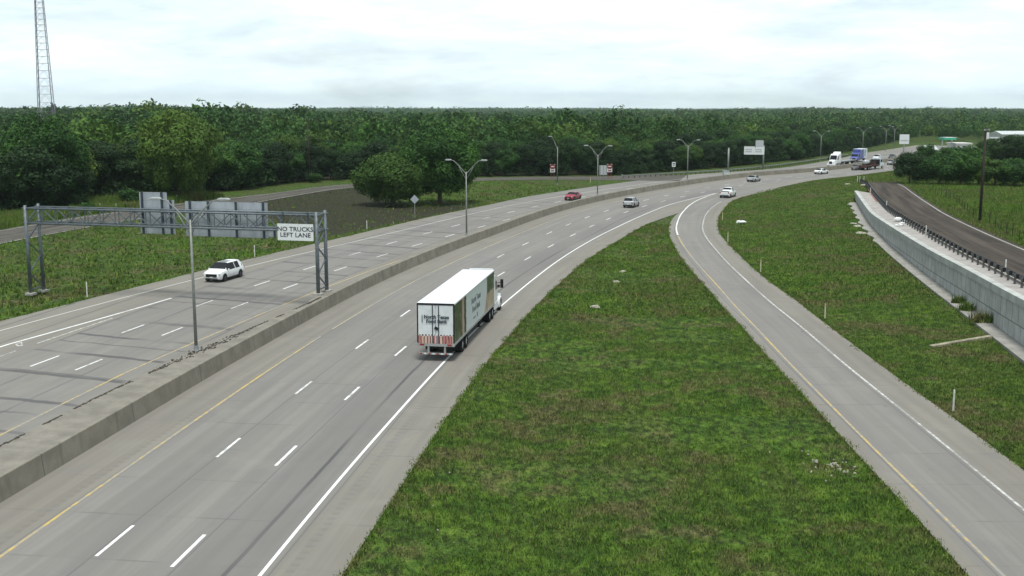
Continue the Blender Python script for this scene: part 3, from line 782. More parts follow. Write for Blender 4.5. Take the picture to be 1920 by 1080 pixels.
def proto(seed, rad, z0, z1, lobes, leaves, size, mat, lr=(.26, .42)):
    pos, nrm, lt, sz = crown_data(seed, rad, z0, z1, lobes, leaves, size, lr); r = np.random.default_rng(seed + 100)
    V = leaf_quads(pos, nrm, sz, r)
    # added solid cores inside each lobe, put in to stop light passing through
    cv, cf, ct = [], [], []
    for (cx, cy, cz, cr) in LAST:
        k0 = len(V) + sum(len(a) for a in cv); n = 7; rings = []
        for e in (-1.0, -.45, .25, .8): rings += [(cx + cos(2 * pi * k / n + e) * cr * .56 * cos(e), cy + sin(2 * pi * k / n + e) * cr * .56 * cos(e), max(.15, cz + sin(e) * cr * .56)) for k in range(n)]
        cv.append(np.array(rings)); cf += [(k0 + j * n + k, k0 + j * n + (k + 1) % n, k0 + (j + 1) * n + (k + 1) % n, k0 + (j + 1) * n + k) for j in range(3) for k in range(n)]; ct.append(np.full(len(rings), r.uniform(.1, .6)))
    nq = len(V) // 4; allV = np.concatenate([V] + cv)
    me_o = np_mesh('crown', allV, np.concatenate([np.arange(nq * 4).reshape(-1, 4), np.array(cf)]), mat); set_attr(me_o.data, 'tint', np.concatenate([np.repeat(lt, 4)] + ct))
    tb = MB(); rd = random.Random(seed)
    h = z0 + (z1 - z0) * .55; bx, by = rd.uniform(-.5, .5), rd.uniform(-.5, .5)
    tb.tube([(0, 0, -.3), (bx * .2, by * .2, z0 * .7), (bx * .6, by * .6, h * .6), (bx, by, h)], [rad * .07, rad * .055, rad * .04, rad * .015], 7)
    for i in range(4):
        a = i * 1.6 + rd.uniform(-.4, .4); zs = z0 * .8 + (h - z0) * rd.uniform(.05, .5)
        tb.tube([(bx * zs / h, by * zs / h, zs), (cos(a) * rad * .3, sin(a) * rad * .3, zs + rad * .28), (cos(a) * rad * .6, sin(a) * rad * .6, zs + rad * .6)], [rad * .03, rad * .02, rad * .008], 6)
    tr_o = tb.build('trunk', M_bark)
    cm, tm = me_o.data, tr_o.data
    bpy.data.objects.remove(me_o); bpy.data.objects.remove(tr_o)
    KINDS.append((cm, tm, rad, z1)); return len(KINDS) - 1
K_round = [proto(1, 4.2, .9, 9.5, 26, 7500, .33, M_leaf), proto(2, 3.6, .9, 10.5, 24, 7000, .31, M_leaf), proto(3, 4.8, .6, 8.8, 30, 8500, .34, M_leaf), proto(4, 3.2, .5, 8.2, 20, 6000, .30, M_leaf)]
K_dark = [proto(5, 4.0, .6, 9.8, 24, 7500, .31, M_leaf_dark), proto(6, 3.2, .3, 9.0, 20, 6500, .29, M_leaf_dark)]
K_big = [proto(7, 7.2, .1, 8.9, 110, 30000, .32, M_leaf, (.15, .27)), proto(8, 7.6, .4, 13.2, 120, 36000, .33, M_leaf, (.15, .27))]
K_shrub = [proto(9, 1.6, .1, 2.2, 12, 1500, .2, M_leaf), proto(10, 1.2, .1, 1.7, 10, 1300, .17, M_leaf)]
def tree(k, x, y, z, sx_, sz_, rz, name, label, cat, group=None):
    t = thing(name, label, cat, (x, y, z), rz, group); t.scale = (sx_, sx_, sz_)
    for nm, me in (('crown', KINDS[k][0]), ('trunk', KINDS[k][1])):
        c = bpy.data.objects.new(nm, me); col.objects.link(c); c.parent = t
    return t
rt = np.random.default_rng(77)
# the two big trees standing in the clearing left of the carriageway
p = P(730, 386); tree(K_big[0], p[0], p[1] + 5, -.1, 1.02, 1.0, 1.1, 'broadleaf_tree', 'broad low tree in the clearing, in front of the taller round tree', 'tree')
p = P(822, 384); tree(K_big[1], p[0], p[1] + 6, -.1, 1.02, 1.05, .4, 'broadleaf_tree', 'tall round broad tree in the clearing, behind the double-arm lamp', 'tree')
# scattered bushes on the left
bush = [(240, 385, 1.5, 'low dark bush on the weedy bank behind the truss gantry'), (166, 399, 1.2, 'small bush in the tall weeds above the gantry beam'), (590, 342, 1.1, 'small bush at the foot of the utility pole by the forest')]
for i, (a, b, s_, l) in enumerate(bush):
    p = P(a, b); tree(K_shrub[i % 2], p[0], p[1], -.1, s_, s_ * .9, i * 2.0, 'bush', l, 'bush')
# forest left: individuals along the edge, a mass behind
def poisson(poly, gap, n, seed, lim, have=None):
    r = np.random.default_rng(seed); lo = poly.min(0); hi = poly.max(0); lo = np.maximum(lo, lim[0]); hi = np.minimum(hi, lim[1])
    c = r.uniform(lo, hi, (n, 2)); c = c[inside(c, poly)]; out = [] if have is None else list(have); cell = {}
    for p_ in out: cell.setdefault((int(p_[0] // gap), int(p_[1] // gap)), []).append(p_)
    new = []
    for p_ in c:
        i, j = int(p_[0] // gap), int(p_[1] // gap)
        if any((p_[0] - o_[0]) ** 2 + (p_[1] - o_[1]) ** 2 < gap * gap for a in (-1, 0, 1) for b in (-1, 0, 1) for o_ in cell.get((i + a, j + b), [])): continue
        cell.setdefault((i, j), []).append(p_); new.append(p_)
    return np.array(new)
fedge = resample(forest_edge, 5.4); tt_ = np.gradient(fedge, axis=0); nn_ = np.stack([-tt_[:, 1], tt_[:, 0]], 1); nn_ /= np.linalg.norm(nn_, axis=1)[:, None]
front_row = fedge + nn_ * (2.6 + rt.uniform(-.6, 1.6, (len(fedge), 1)))
def in_view(q_, k=.50, m=4): return (np.abs(q_[:, 0]) < q_[:, 1] * k + m) & (q_[:, 1] > 30)
front_row = front_row[in_view(front_row)]
cand = poisson(forest_poly, 6.8, 60000, 21, ((-330, 120), (260, 620)), have=list(front_row))
cand = cand[in_view(cand)]
dz = dist_poly(cand, forest_poly[:len(forest_edge) + 2])
def edge_dist(q_):
    out = np.full(len(q_), 1e9)
    for a, b in zip(forest_edge[:-1], forest_edge[1:]):
        d = b - a; t = np.clip(((q_ - a) @ d) / (d @ d), 0, 1); out = np.minimum(out, np.linalg.norm(q_ - a - t[:, None] * d, axis=1))
    return out
ed = edge_dist(cand); order = ed.argsort(); NIND = 268 - len(front_row)
sel = cand[order[:NIND]]; rest0 = cand[order[NIND:]]
LAB = 'broadleaf tree in the dense dark forest left of the highway'
def height_at(x, y):   # crown height of the forest, taller towards the left
    az = x / y
    return float(np.interp(az, [-.46, -.33, -.28, -.15, 0, .3], [1.16, 1.26, 1.2, 1.0, .95, .92]))
for i, p_ in enumerate(np.vstack([front_row, sel])):
    fr = i < len(front_row); kk = (K_dark + K_round)[int(rt.integers(0, 6))] if not fr else (K_dark + K_round[:2] + K_dark)[int(rt.integers(0, 6))]
    hs = height_at(*p_) * rt.uniform(.84, 1.08) * (.88 if fr else 1.03)
    t = tree(kk, p_[0], p_[1], -.1, hs * rt.uniform(1.0, 1.38), hs * rt.uniform(.86, 1.06), rt.uniform(0, 6.28), 'broadleaf_tree', LAB, 'tree', 'trees of the forest left of the highway')
# one emergent tree over the roofline of the forest
tree(K_big[1], (338 - 960) / F * 206, 206, 0, 1.02, 1.27, 2.2, 'broadleaf_tree', 'tallest tree of the left forest, its grey-green crown breaking the horizon', 'tree')
tree(K_big[1], (84 - 960) / F * 190, 190, 0, .98, 1.22, 1.2, 'broadleaf_tree', 'tall dark tree at the foot of the lattice tower', 'tree')
# trees on the right, beyond the frontage road
right_trees = [(1715, 349, 6.4, K_dark[0], 1.05, 'dark dense tree nearest the highway, at the left end of the right tree row'),
    (1738, 343, 5.6, K_dark[1], 1.2, 'dark slim tree just right of the dark tree at the row end'), (1772, 351, 6.0, K_round[2], 1.0, 'bright green round tree right of the two dark trees'),
    (1812, 352, 6.6, K_round[0], 1.05, 'green tree just left of the dark utility pole'), (1846, 352, 6.1, K_round[1], 1.15, 'yellowish green tree right behind the dark utility pole'),
    (1880, 353, 5.4, K_round[3], 1.3, 'low green tree right of the utility pole in the field'), (1915, 354, 5.6, K_round[2], 1.0, 'green tree at the right edge of the field'),
    (1950, 354, 5.6, K_round[0], 1.0, 'outermost green tree of the right tree row'), (1745, 318, 6.4, K_round[1], 1.1, 'tree behind the dark trees by the white house'),
    (1790, 326, 6.2, K_round[3], 1.3, 'tree in the second row below the green canopy'), (1830, 326, 6.3, K_round[0], 1.0, 'tree in the second row behind the utility pole'),
    (1862, 318, 7.4, K_dark[0], 1.0, 'dark tree below the pale metal roof'), (1900, 316, 8.4, K_dark[1], 1.3, 'tall dark tree in front of the long metal roof'), (1925, 322, 8.0, K_dark[0], 1.1, 'dark tree at the right frame edge under the metal roof')]
for a, b, h, k, wd, l in right_trees:
    Y = (17 - 2.0) * F / (b - YH) ; p = P(a, b, 2.0); s_ = h / KINDS[k][3]
    tree(k, p[0], p[1] + 3, 1.9, s_ * wd * 1.25, s_, a * .37, 'broadleaf_tree', l, 'tree')

# distant woods: one mass
right_wood = np.array([[235, 470], [330, 560], [420, 640], [900, 1000], [1500, 2000], [900, 2400], [420, 1500], [300, 900], [215, 560], [175, 430]])
BL = [crown_data(30 + i, 4.4, 2.0, 10, 16, 900, .62) for i in range(5)]
def wood(points, name, label, mat, seed, lod):
    r = np.random.default_rng(seed); Vs, ts, tr = [], [], []
    for x, y in points:
        d = math.hypot(x, y); pos, nrm, lt, sz = BL[int(r.integers(0, 5))]
        n, grow = lod(d); k = r.choice(len(pos), min(n, len(pos)), replace=False); k = k[pos[k, 2] > 3.2]
        s = r.uniform(.72, 1.22) * height_at(x, y) * (1 + .13 * math.sin(x * .011 + y * .004) + .09 * math.sin(x * .027 - y * .013)) * (1.3 if r.random() < .03 else 1) * (1 + .38 * float(np.clip((d - 700) / 1500, 0, 1)) * math.sin(x * .0045 + 1.3 * math.sin(y * .0021)) * math.cos(y * .0031 + .6)); a = r.uniform(0, 2 * pi)
        wide = grow if grow > 3 else 1.0
        pp = pos[k] * s; q_ = np.c_[(pp[:, 0] * cos(a) - pp[:, 1] * sin(a)) * wide + x, (pp[:, 0] * sin(a) + pp[:, 1] * cos(a)) * wide + y, pp[:, 2]]
        V = leaf_quads(q_, nrm[k], sz[k] * grow * s, r); Vs.append(V); ts.append(np.repeat(lt[k], 4)); tr.append(np.full(len(V), r.random()))
    V = np.concatenate(Vs); o = np_mesh(name, V, np.arange(len(V)).reshape(-1, 4), mat)
    set_attr(o.data, 'tint', np.concatenate(ts)); set_attr(o.data, 'tree', np.concatenate(tr)); tag(o, label, 'forest', kind='stuff'); return o
def sector(r0, r1, gap, seed):
    r = np.random.default_rng(seed); n = int((r1 * r1 - r0 * r0) * .54 / gap ** 2)
    rad = np.sqrt(r.uniform(r0 * r0, r1 * r1, n)); az = r.uniform(-.54, .54, n)
    return np.c_[rad * np.sin(az), rad * np.cos(az)]
def lod(d):
    if d < 420: return 700, .95
    if d < 650: return 340, 1.25
    if d < 1100: return 120, 1.9
    if d < 2200: return 40, 3.0
    return 14, 5.0
allp = [rest0]
far = np.vstack([sector(420, 1100, 7.4, 51), sector(1100, 2200, 12, 52), sector(2200, 6000, 30, 53)])
left_ok = inside(far, forest_poly) & (edge_dist(far) > 30)
pxx = 960 + F * far[:, 0] / far[:, 1]
left_ok |= (far[:, 1] > 620) & (pxx < 1720)
left_ok |= (far[:, 1] > 1900)
left_ok &= ~((far[:, 1] < 620) & inside(far, forest_poly) & (far[:, 0] > -330) & (far[:, 0] < 260))
clear = (pxx > 1665) & (far[:, 1] < 560)
right_ok = (pxx > 1690) & (far[:, 1] > 560)
m = (left_ok & ~clear) | right_ok
wood(np.vstack([rest0, far[m]]), 'distant_forest', 'unbroken green forest canopy stretching to the horizon', M_leaf, 60, lod)

BL_keep = BL; BL = [crown_data(50 + i, 2.2, .1, 3.4, 9, 420, .34) for i in range(3)] * 2
ug = np.vstack([fedge + nn_ * rt.uniform(.2, 2.6, (len(fedge), 1)) for k in range(3)] + [fedge + nn_ * rt.uniform(3, 9, (len(fedge), 1)) for k in range(3)]); ug = ug + rt.normal(0, 1.2, ug.shape); ug = ug[in_view(ug)]
def low_wood(points, name, label, mat, seed):
    r = np.random.default_rng(seed); Vs, ts, tr = [], [], []
    for x, y in points:
        pos, nrm, lt, sz = BL[int(r.integers(0, 6))]; s = r.uniform(.6, 1.25); a = r.uniform(0, 2 * pi); pp = pos * s
        q_ = np.c_[pp[:, 0] * cos(a) - pp[:, 1] * sin(a) + x, pp[:, 0] * sin(a) + pp[:, 1] * cos(a) + y, pp[:, 2]]
        V = leaf_quads(q_, nrm, sz * s, r); Vs.append(V); ts.append(np.repeat(lt, 4)); tr.append(np.full(len(V), r.random()))
    V = np.concatenate(Vs); o = np_mesh(name, V, np.arange(len(V)).reshape(-1, 4), mat)
    set_attr(o.data, 'tint', np.concatenate(ts)); set_attr(o.data, 'tree', np.concatenate(tr)); tag(o, label, 'undergrowth', kind='stuff')
low_wood(ug, 'undergrowth', 'dark undergrowth along the foot of the left forest', M_leaf_dark, 61)

# ------------------------------------------------------------------ street furniture
M_steel = simple('galvanised_steel', (.30, .32, .33), .5, .35, .5, .15, 5)
M_steel_lt = simple('weathered_light_pole_steel', (.235, .25, .235), .55, .3, .5, .12, 3)
M_truss = simple('truss_steel', (.125, .15, .165), .55, .3, .45, .2, 4)
M_truss_dk = simple('dark_sign_beam', (.055, .075, .095), .55, .3, .4, .25, 4)
M_foot = simple('footing_concrete', (.36, .35, .32), .9, 0, .3, .15, 4)
M_wood = simple('old_pole_wood', (.045, .038, .032), .95, 0, .2, .3, 6)
M_lamp = simple('luminaire_grey', (.42, .44, .44), .4, .2, .5, .05)
M_glass_lamp = simple('lamp_lens', (.6, .62, .6), .2, 0, .6, .03)
M_black = simple('black_rubber', (.016, .016, .017), .7, 0, .3, .3)
M_post_w = simple('white_delineator_plastic', (.62, .62, .56), .5, 0, .4, .1)
M_post_y = simple('faded_delineator_plastic', (.55, .55, .38), .5, 0, .4, .1)
M_reflect = simple('amber_reflector', (.55, .28, .05), .3, 0, .6, .05)
def sheet_alu():
    g = G('sign_back_aluminium', .45, .25, .5); o = g.obj(); z = g.xyz(o)[2]
    j = g.grid(z, .62, .03); n = g.noise(g.sc(o, (1, 1, .3)), 2.2, 4)
    c = g.mix(g.rng(n, .3, .7), (.37, .41, .45), (.47, .51, .55)); c = g.mix(g.mth('MULTIPLY', j, .5), c, (.2, .23, .25)); g.base(c); return g.m
M_alu = sheet_alu()
M_sign_w = simple('white_sign_sheeting', (.72, .75, .75), .4, 0, .5, .03, 2)
M_sign_ink = simple('black_sign_ink', (.012, .015, .018), .5, 0, .4, .05)
M_sign_red = simple('red_sign_sheeting', (.22, .035, .045), .45, 0, .5, .1)
M_sign_grey = simple('faded_sign_grey', (.46, .49, .50), .5, 0, .4, .08)

def text(s, size, mat, parent, loc, rot, name='lettering', off=.012, ext=.004, align='CENTER', sx_=1.0, line=1.0):
    cu = bpy.data.curves.new(name, 'FONT'); cu.body = s; cu.size = size; cu.align_x = align; cu.align_y = 'CENTER'; cu.offset = off; cu.extrude = ext; cu.space_line = line
    cu.resolution_u = 3
    o = bpy.data.objects.new(name, cu); col.objects.link(o)
    me = bpy.data.meshes.new_from_object(o.evaluated_get(bpy.context.evaluated_depsgraph_get()))
    bpy.data.objects.remove(o); bpy.data.curves.remove(cu); me.materials.clear(); me.materials.append(mat)
    o = bpy.data.objects.new(name, me); col.objects.link(o); o.parent = parent; o.location = loc; o.rotation_euler = rot; o.scale = (sx_, 1, 1); return o

# light poles: x across the road
def light_pole(p, hd, h, label, arms=2, span=2.3, rise=1.45, lean_w=.1, group=None, steep=0):
    t = thing('light_pole', label, 'street light', p, math.atan2(hd[1], hd[0]) - pi / 2, group)
    MB().box((0, 0, .02), (.42, .42, .04)).tube([(0, 0, .04), (0, 0, .34)], [.17, .15], 10).build('base', M_steel, t)
    MB().tube([(0, 0, .3), (0, 0, h * .5), (0, 0, h)], [.115 * 1.0, .09, .07], 10).build('pole', M_steel_lt, t, True)
    for sgn in ((-1, 1) if arms == 2 else (-1,)):
        pts = [(0, 0, h - .5), (sgn * .12, 0, h - .15), (sgn * span * .42, 0, h + rise * .55), (sgn * span * .68, 0, h + rise * .92), (sgn * span * .86, 0, h + rise)]
        a = MB().tube(pts, [.055, .05, .045, .04, .035], 7)
        a.tube([(0, 0, h - 1.0), (sgn * span * .40, 0, h + rise * .42)], [.03, .028], 6)
        ao = a.build('arm', M_steel_lt, t, True)
        hx = sgn * span
        lb = MB(); lb.prism([(hx - sgn * .42, h + rise - .03), (hx - sgn * .35, h + rise + .09), (hx + sgn * .22, h + rise + .10), (hx + sgn * .42, h + rise + .02), (hx + sgn * .36, h + rise - .05), (hx - sgn * .3, h + rise - .06)], -.17, .17)
        lo_ = lb.build('luminaire', M_lamp, t, bevel=.03)
        MB().box((hx + sgn * .05, 0, h + rise - .075), (.44, .26, .03)).build('lens', M_glass_lamp, lo_)
    return t
GLP = 'light poles along the highway'
for px, py, top, tip, lab in [(368, 657, 412, 373, 'double-arm light pole on the median in front of the gantry, nearest of all'),
        (868, 441.5, 322, 300, 'double-arm light pole on the median beside the round trees'),
        (1114, 366, 290, 273, 'double-arm light pole on the median just beyond the red car'),
        (1284, 337, 273, 262, 'double-arm light pole on the median in front of the long guardrail')]:
    p = P(px, py, BH); hd = HW.heading(p); p[:2] = HW.at(HW.su(p[None])[0, 0], -slab_w(HW.su(p[None])[0, 0]) / 2 if px > 500 else HW.su(p[None])[0, 1])
    h = zat(top, p[1]) - BH; ri = zat(tip, p[1]) - BH - h
    light_pole((*p[:2], BH - .01), hd, h, lab, 2, 2.35, ri, group=GLP)
p = P(1045, 346); light_pole(p, HW.heading(p), 8.3, 'single-arm light pole standing on the grass by the red and white sign', 1, 1.9, 2.3, group=GLP)
for px, py, lab in [(1538, 303, 'slim light pole behind the white road tractor'), (1617, 289, 'slim far light pole behind the blue box truck'), (1660, 284, 'slim far light pole left of the white billboard'), (1676, 280, 'farthest slim light pole beside the white billboard post')]:
    p = P(px, py); light_pole(p, HW.heading(p), 8.2, lab, 2, 2.3, 1.4, group=GLP)
# equipment pole and cabinet
p = P(1365, 323); t = thing('equipment_pole', 'thick plain steel pole without arms, left of the overhead white sign', 'pole', p)
MB().tube([(0, 0, 0), (0, 0, 6.3)], [.26, .22], 12).build('shaft', M_steel_lt, t, True); MB().tube([(0, 0, 6.3), (0, 0, 6.42)], [.25, .1], 12).build('cap', M_steel, t); MB().box((0, 0, .1), (.9, .9, .24)).build('footing', M_foot, t)
p = P(1361, 327.5); t = thing('equipment_cabinet', 'pale green-grey equipment cabinet at the foot of the thick steel pole', 'cabinet', (p[0], p[1], 0), .3)
MB().box((0, 0, .5), (1.5, .8, .85)).build('body', simple('cabinet_paint', (.48, .55, .52), .5), t, bevel=.04); MB().prism([(-.85, .93), (.85, .93), (.8, 1.0), (-.8, 1.0)], -.48, .48).build('lid', M_sign_grey, t); MB().box((0, 0, .04), (1.7, 1.0, .09)).build('plinth', M_foot, t)

# --- truss gantry over the left carriageway
gA = P(58, 552); gB = P(597, 553, BH); axv = (gB - gA)[:2]; GL = np.linalg.norm(axv); axv /= GL; nv = np.array([-axv[1], axv[0]])
gan = thing('sign_gantry', 'grey steel box-truss gantry carrying sign panels over the left carriageway', 'gantry', (gA[0], gA[1], 0), math.atan2(axv[1], axv[0]))
GD = 1.85
def gl(px, py, y0=0.0):
    w_ = on_plane(px, py, np.array([*(gA[:2] + nv * y0), 0]), np.array([*nv, 0])); return float((w_[:2] - gA[:2]) @ axv), float(w_[2])
ztp = gl(260, 395)[1]; zbt = gl(267, 426)[1]; ztp = .5 * (ztp + gl(560, 404)[1]); zbt = .5 * (zbt + gl(440, 428)[1])
for x0, zb_, nm in ((0.0, .0, 'grass'), (GL, BH, 'slab')):
    for yy in (0, GD):
        MB().tube([(x0, yy, zb_), (x0, yy, ztp + .28)], [.17, .15], 10).build('leg', M_truss, gan, True)
        MB().box((x0, yy, zb_ + .06), (.75, .75, .2)).build('footing', M_foot, gan)
    b = MB(); zs = np.linspace(zb_ + .5, zbt - .1, 5)
    for i in range(4): b.bar((x0, 0 if i % 2 else GD, zs[i]), (x0, GD if i % 2 else 0, zs[i + 1]), .10)
    for z_ in (zb_ + .45, zbt, ztp): b.bar((x0, 0, z_), (x0, GD, z_), .11)
    b.bar((x0, 0, zbt), (x0, GD, ztp), .08); b.build('leg_bracing', M_truss, gan)
for yy in (.02, GD - .02):
    for z_ in (zbt, ztp): MB().tube([(-.3, yy, z_), (GL + .3, yy, z_)], .085, 8).build('chord', M_truss, gan, True)
nb = 18; xs_ = np.linspace(.2, GL - .2, nb + 1); br = MB()
for yy in (.02, GD - .02):
    for i in range(nb):
        br.bar((xs_[i], yy, ztp if i % 2 else zbt), (xs_[i + 1], yy, zbt if i % 2 else ztp), .075); br.bar((xs_[i], yy, zbt), (xs_[i], yy, ztp), .065)
for i in range(nb):
    for z_ in (zbt, ztp): br.bar((xs_[i], .02, z_), (xs_[i + 1], GD - .02, z_), .055)
    br.bar((xs_[i], .02, ztp), (xs_[i], GD - .02, ztp), .06); br.bar((xs_[i], .02, zbt), (xs_[i], GD - .02, zbt), .06)
br.build('truss_lattice', M_truss, gan)
PY = GD + .34
def panel(x0, y0, x1, y1, beams):
    a, zt_ = gl(x0, y0, PY); b, _ = gl(x1, y0, PY); _, zb_ = gl(x0, y1, PY)
    o = MB().box(((a + b) / 2, PY, (zt_ + zb_) / 2), (b - a, .06, zt_ - zb_)).build('sign_panel', M_alu, gan)
    for bx in beams:
        c, _ = gl(bx, y0, PY); MB().box((c, PY - .16, (zt_ + zb_) / 2 - .02), (.15, .16, zt_ - zb_ + .1)).build('panel_beam', M_truss_dk, o)
panel(261, 360, 312, 437, (267, 304)); panel(312.6, 375, 326, 438, (321,)); panel(347, 377, 501, 442, (357, 391, 443, 494)); panel(501.6, 424, 518, 444, (516,))
# the NO TRUCKS LEFT LANE sign hung on the near side
a, zt_ = gl(520, 419, -.2); b, _ = gl(587, 419, -.2); _, zb_ = gl(553, 451, -.2)
nts = thing('regulatory_sign', 'white sign reading NO TRUCKS LEFT LANE under the gantry truss', 'sign')
wpos = gA[:2] + axv * (a + b) / 2 - nv * .2; nts.location = (wpos[0], wpos[1], 0); nts.rotation_euler = (0, 0, math.atan2(axv[1], axv[0]))
hw_ = (b - a) / 2; zc_ = (zt_ + zb_) / 2; hh_ = (zt_ - zb_) / 2
MB().box((0, 0, zc_), (2 * hw_, .05, 2 * hh_)).build('sign_face', M_sign_w, nts)
text('NO TRUCKS\nLEFT LANE', hh_ * .74, M_sign_ink, nts, (0, -.035, zc_), (pi / 2, 0, 0), off=.006, sx_=1.12, line=.95)
for sx_ in (-hw_ + .5, hw_ - .5): MB().box((sx_, .1, (zc_ + ztp) / 2), (.1, .1, ztp - zc_ + .5)).build('hanger', M_truss_dk, nts)

# --- post mounted signs
def post_sign(name, px, py, label, parts, hd=None, z=0.0, cat='sign'):
    p = P(px, py, z); t = thing(name, label, cat, p, (math.atan2(hd[1], hd[0]) - pi / 2) if hd is not None else 0.0); parts(t, p); return t
def dia(t, p):
    MB().box((0, 0, 1.4), (.08, .06, 2.9)).build('post', M_steel, t)
    MB().box((0, -.05, 2.85), (1.0, .02, 1.0), ry=pi / 4).build('sign_back', M_alu, t)
p = P(778, 408); post_sign('warning_sign', 778, 408, 'diamond warning sign seen from behind on a post beside the left carriageway', dia, HW.heading(p))
def dne(t, p):
    for x in (-.35, .35): MB().box((x, .06, 1.6), (.09, .07, 3.2)).build('post', M_sign_red, t)
    s1 = MB().box((0, 0, 2.95), (1.15, .03, 1.15)).build('sign_face', M_sign_red, t)
    c = MB(); n = 20; ring = [(.47 * cos(2 * pi * k / n), -.019, 2.95 + .47 * sin(2 * pi * k / n)) for k in range(n)]
    for x, y in ((-1, 1), (1, 1), (-1, -1), (1, -1)):
        c.add([(x * .57, -.019, 2.95 + y * .57), (x * .57, -.019, 2.95 + y * .36), (x * .36, -.019, 2.95 + y * .57)], [(0, 1, 2)])
    c.build('corner_field', M_sign_w, s1); MB().box((0, -.022, 2.95), (.78, .012, .17)).build('bar', M_sign_w, s1)
    s2 = MB().box((0, 0, 1.95), (1.15, .03, .72)).build('sign_face', M_sign_w, t)
    MB().box((0, -.02, 1.95), (.8, .012, .34)).build('panel_field', M_sign_red, s2)
post_sign('wrong_way_sign', 1036, 335.5, 'red and white no-entry sign on red posts left of the single-arm lamp', dne)
post_sign('wrong_way_sign', 1143, 335, 'red and white no-entry sign standing just right of the white sign back', lambda t, p: dne(t, p))
def wback(t, p):
    for x in (-.72, 0, .72): MB().box((x, -.06, 1.6), (.12, .1, 3.3)).build('post', M_steel_lt, t)
    MB().box((0, 0, 2.05), (1.85, .04, 2.3)).build('sign_back', M_sign_grey, t)
post_sign('guide_sign', 1131, 335, 'white sign board seen from behind on three posts at the exit', wback)
def sq(t, p):
    MB().box((0, .04, 1.1), (.09, .06, 2.2)).build('post', M_steel, t); MB().box((0, 0, 2.25), (.95, .03, 1.25)).build('sign_face', M_sign_w, t)
    f = t.children[-1]; MB().box((0, -.02, 2.42), (.62, .012, .3)).build('symbol', M_sign_ink, f); MB().box((0, -.02, 1.98), (.5, .012, .14)).build('symbol', M_sign_ink, f)
post_sign('speed_sign', 1263, 324.5, 'small white upright sign on a post behind the long guardrail', sq)
# overhead cantilever sign
pc_ = P(1430.5, 318); t = thing('overhead_sign', 'white overhead sign with a smaller board on top, held by a single post', 'sign', pc_, -.18)
k_ = pc_[1] / F; z0_ = zat(290, pc_[1]); z1_ = zat(274.5, pc_[1]); z2_ = zat(266, pc_[1]); wd_ = 37 * k_
MB().tube([(0, .25, 0), (0, .25, z1_ + .3)], [.26, .2], 10).build('column', M_steel_lt, t, True)
MB().tube([(0, .25, (z0_ + z1_) / 2 + .5), (-wd_ * .95, .25, (z0_ + z1_) / 2 + .5)], .12, 8).build('beam', M_steel, t); MB().tube([(0, .25, (z0_ + z1_) / 2 - .5), (-wd_ * .95, .25, (z0_ + z1_) / 2 - .5)], .12, 8).build('beam', M_steel, t)
f = MB().box((-wd_ / 2 + .2, 0, (z0_ + z1_) / 2), (wd_, .08, z1_ - z0_)).build('sign_face', M_sign_w, t)
for s_, w_ in ((-.27, .33), (.21, .33)):
    for dz_ in (.26, -.32): MB().box((-wd_ / 2 + .2 + s_ * wd_, -.05, (z0_ + z1_) / 2 + dz_), (wd_ * w_, .02, .36)).build('legend', M_sign_grey, f)
MB().box((-wd_ / 2 + .2, -.046, z1_ - .12), (wd_ * .96, .012, .05)).build('border', M_truss_dk, f)
MB().box((-1.15, -.02, (z1_ + z2_) / 2 + .15), (2.1, .08, z2_ - z1_ + .55)).build('exit_tab', M_sign_grey, t); MB().box((-2.28, .0, (z1_ + z2_) / 2), (.14, .1, z2_ - z1_ + .9)).build('tab_beam', M_truss_dk, t)
# far billboard, seen over the trees
def billboard():
    Y = 432.0; X = (1689.5 - 960) / F * Y * 1.0; t = thing('billboard', 'white square billboard on a pole far along the highway', 'billboard', (X, Y, 0), -.3)
    k = Y / F; za, zb_ = zat(270, Y), zat(252, Y)
    MB().box((0, 0, (za + zb_) / 2), (17 * k, .3, zb_ - za)).build('board', M_sign_w, t); MB().box((0, -.17, (za + zb_) / 2 - .5), (17 * k * .8, .03, .5)).build('picture_band', M_sign_grey, t.children[-1]); MB().tube([(0, .2, 0), (0, .2, za + .4)], .22, 8).build('pole', M_steel, t)
billboard()

# --- delineator posts
def delin(p, label, mat, hgt=1.2):
    t = thing('delineator_post', label, 'delineator', p, .2, 'delineator posts beside the roads')
    MB().prism([(-.055, -.1), (.055, -.1), (.05, hgt), (0, hgt + .03), (-.05, hgt)], -.018, .018).build('post', mat, t)
    MB().box((0, -.022, hgt - .12), (.07, .01, .16)).build('reflector', M_sign_w if mat is M_post_w else M_reflect, t); return t
for px, py, top, mat, lab in [(163.5, 556, 528, M_post_w, 'white delineator post on the grass right of the gantry leg'),
        (477.5, 481.5, 457, M_post_w, 'white delineator post on the verge beyond the white SUV'), (688, 431.5, 413, M_post_w, 'white delineator post on the verge left of the diamond sign'),
        (1354.5, 413, 398, M_post_y, 'yellowish delineator post at the ramp bend by the white litter'), (1364.5, 454.5, 432, M_post_y, 'yellowish delineator post beside the ramp, below the white litter'),
        (1426, 511, 486, M_post_y, 'yellowish delineator post beside the ramp, second above the drain chute'), (1546.5, 598, 569, M_post_y, 'pale delineator post beside the ramp, level with the mown slope'),
        (1787, 771, 730, M_post_w, 'white delineator post beside the ramp, nearest to the camera')]:
    p = P(px, py, -.02); p[2] = -.03; delin(p, lab, mat, max(1.0, min(1.35, zat(top, p[1]))))
for px, py, z_, lab in [(188, 394, 0, 'white marker post in the weeds above the gantry beam'), (218, 394, 0, 'white marker post beside the weedy bank, right of another'), (332, 377, 0, 'white marker post between the two sign panel groups'), (1120, 343, 0, 'yellowish marker post on the grass beside the third lamp'), (1107, 342, 0, 'yellowish marker post just left of the third lamp')]:
    delin(P(px, py, z_), lab, M_post_w if px < 400 else M_post_y, 1.1)
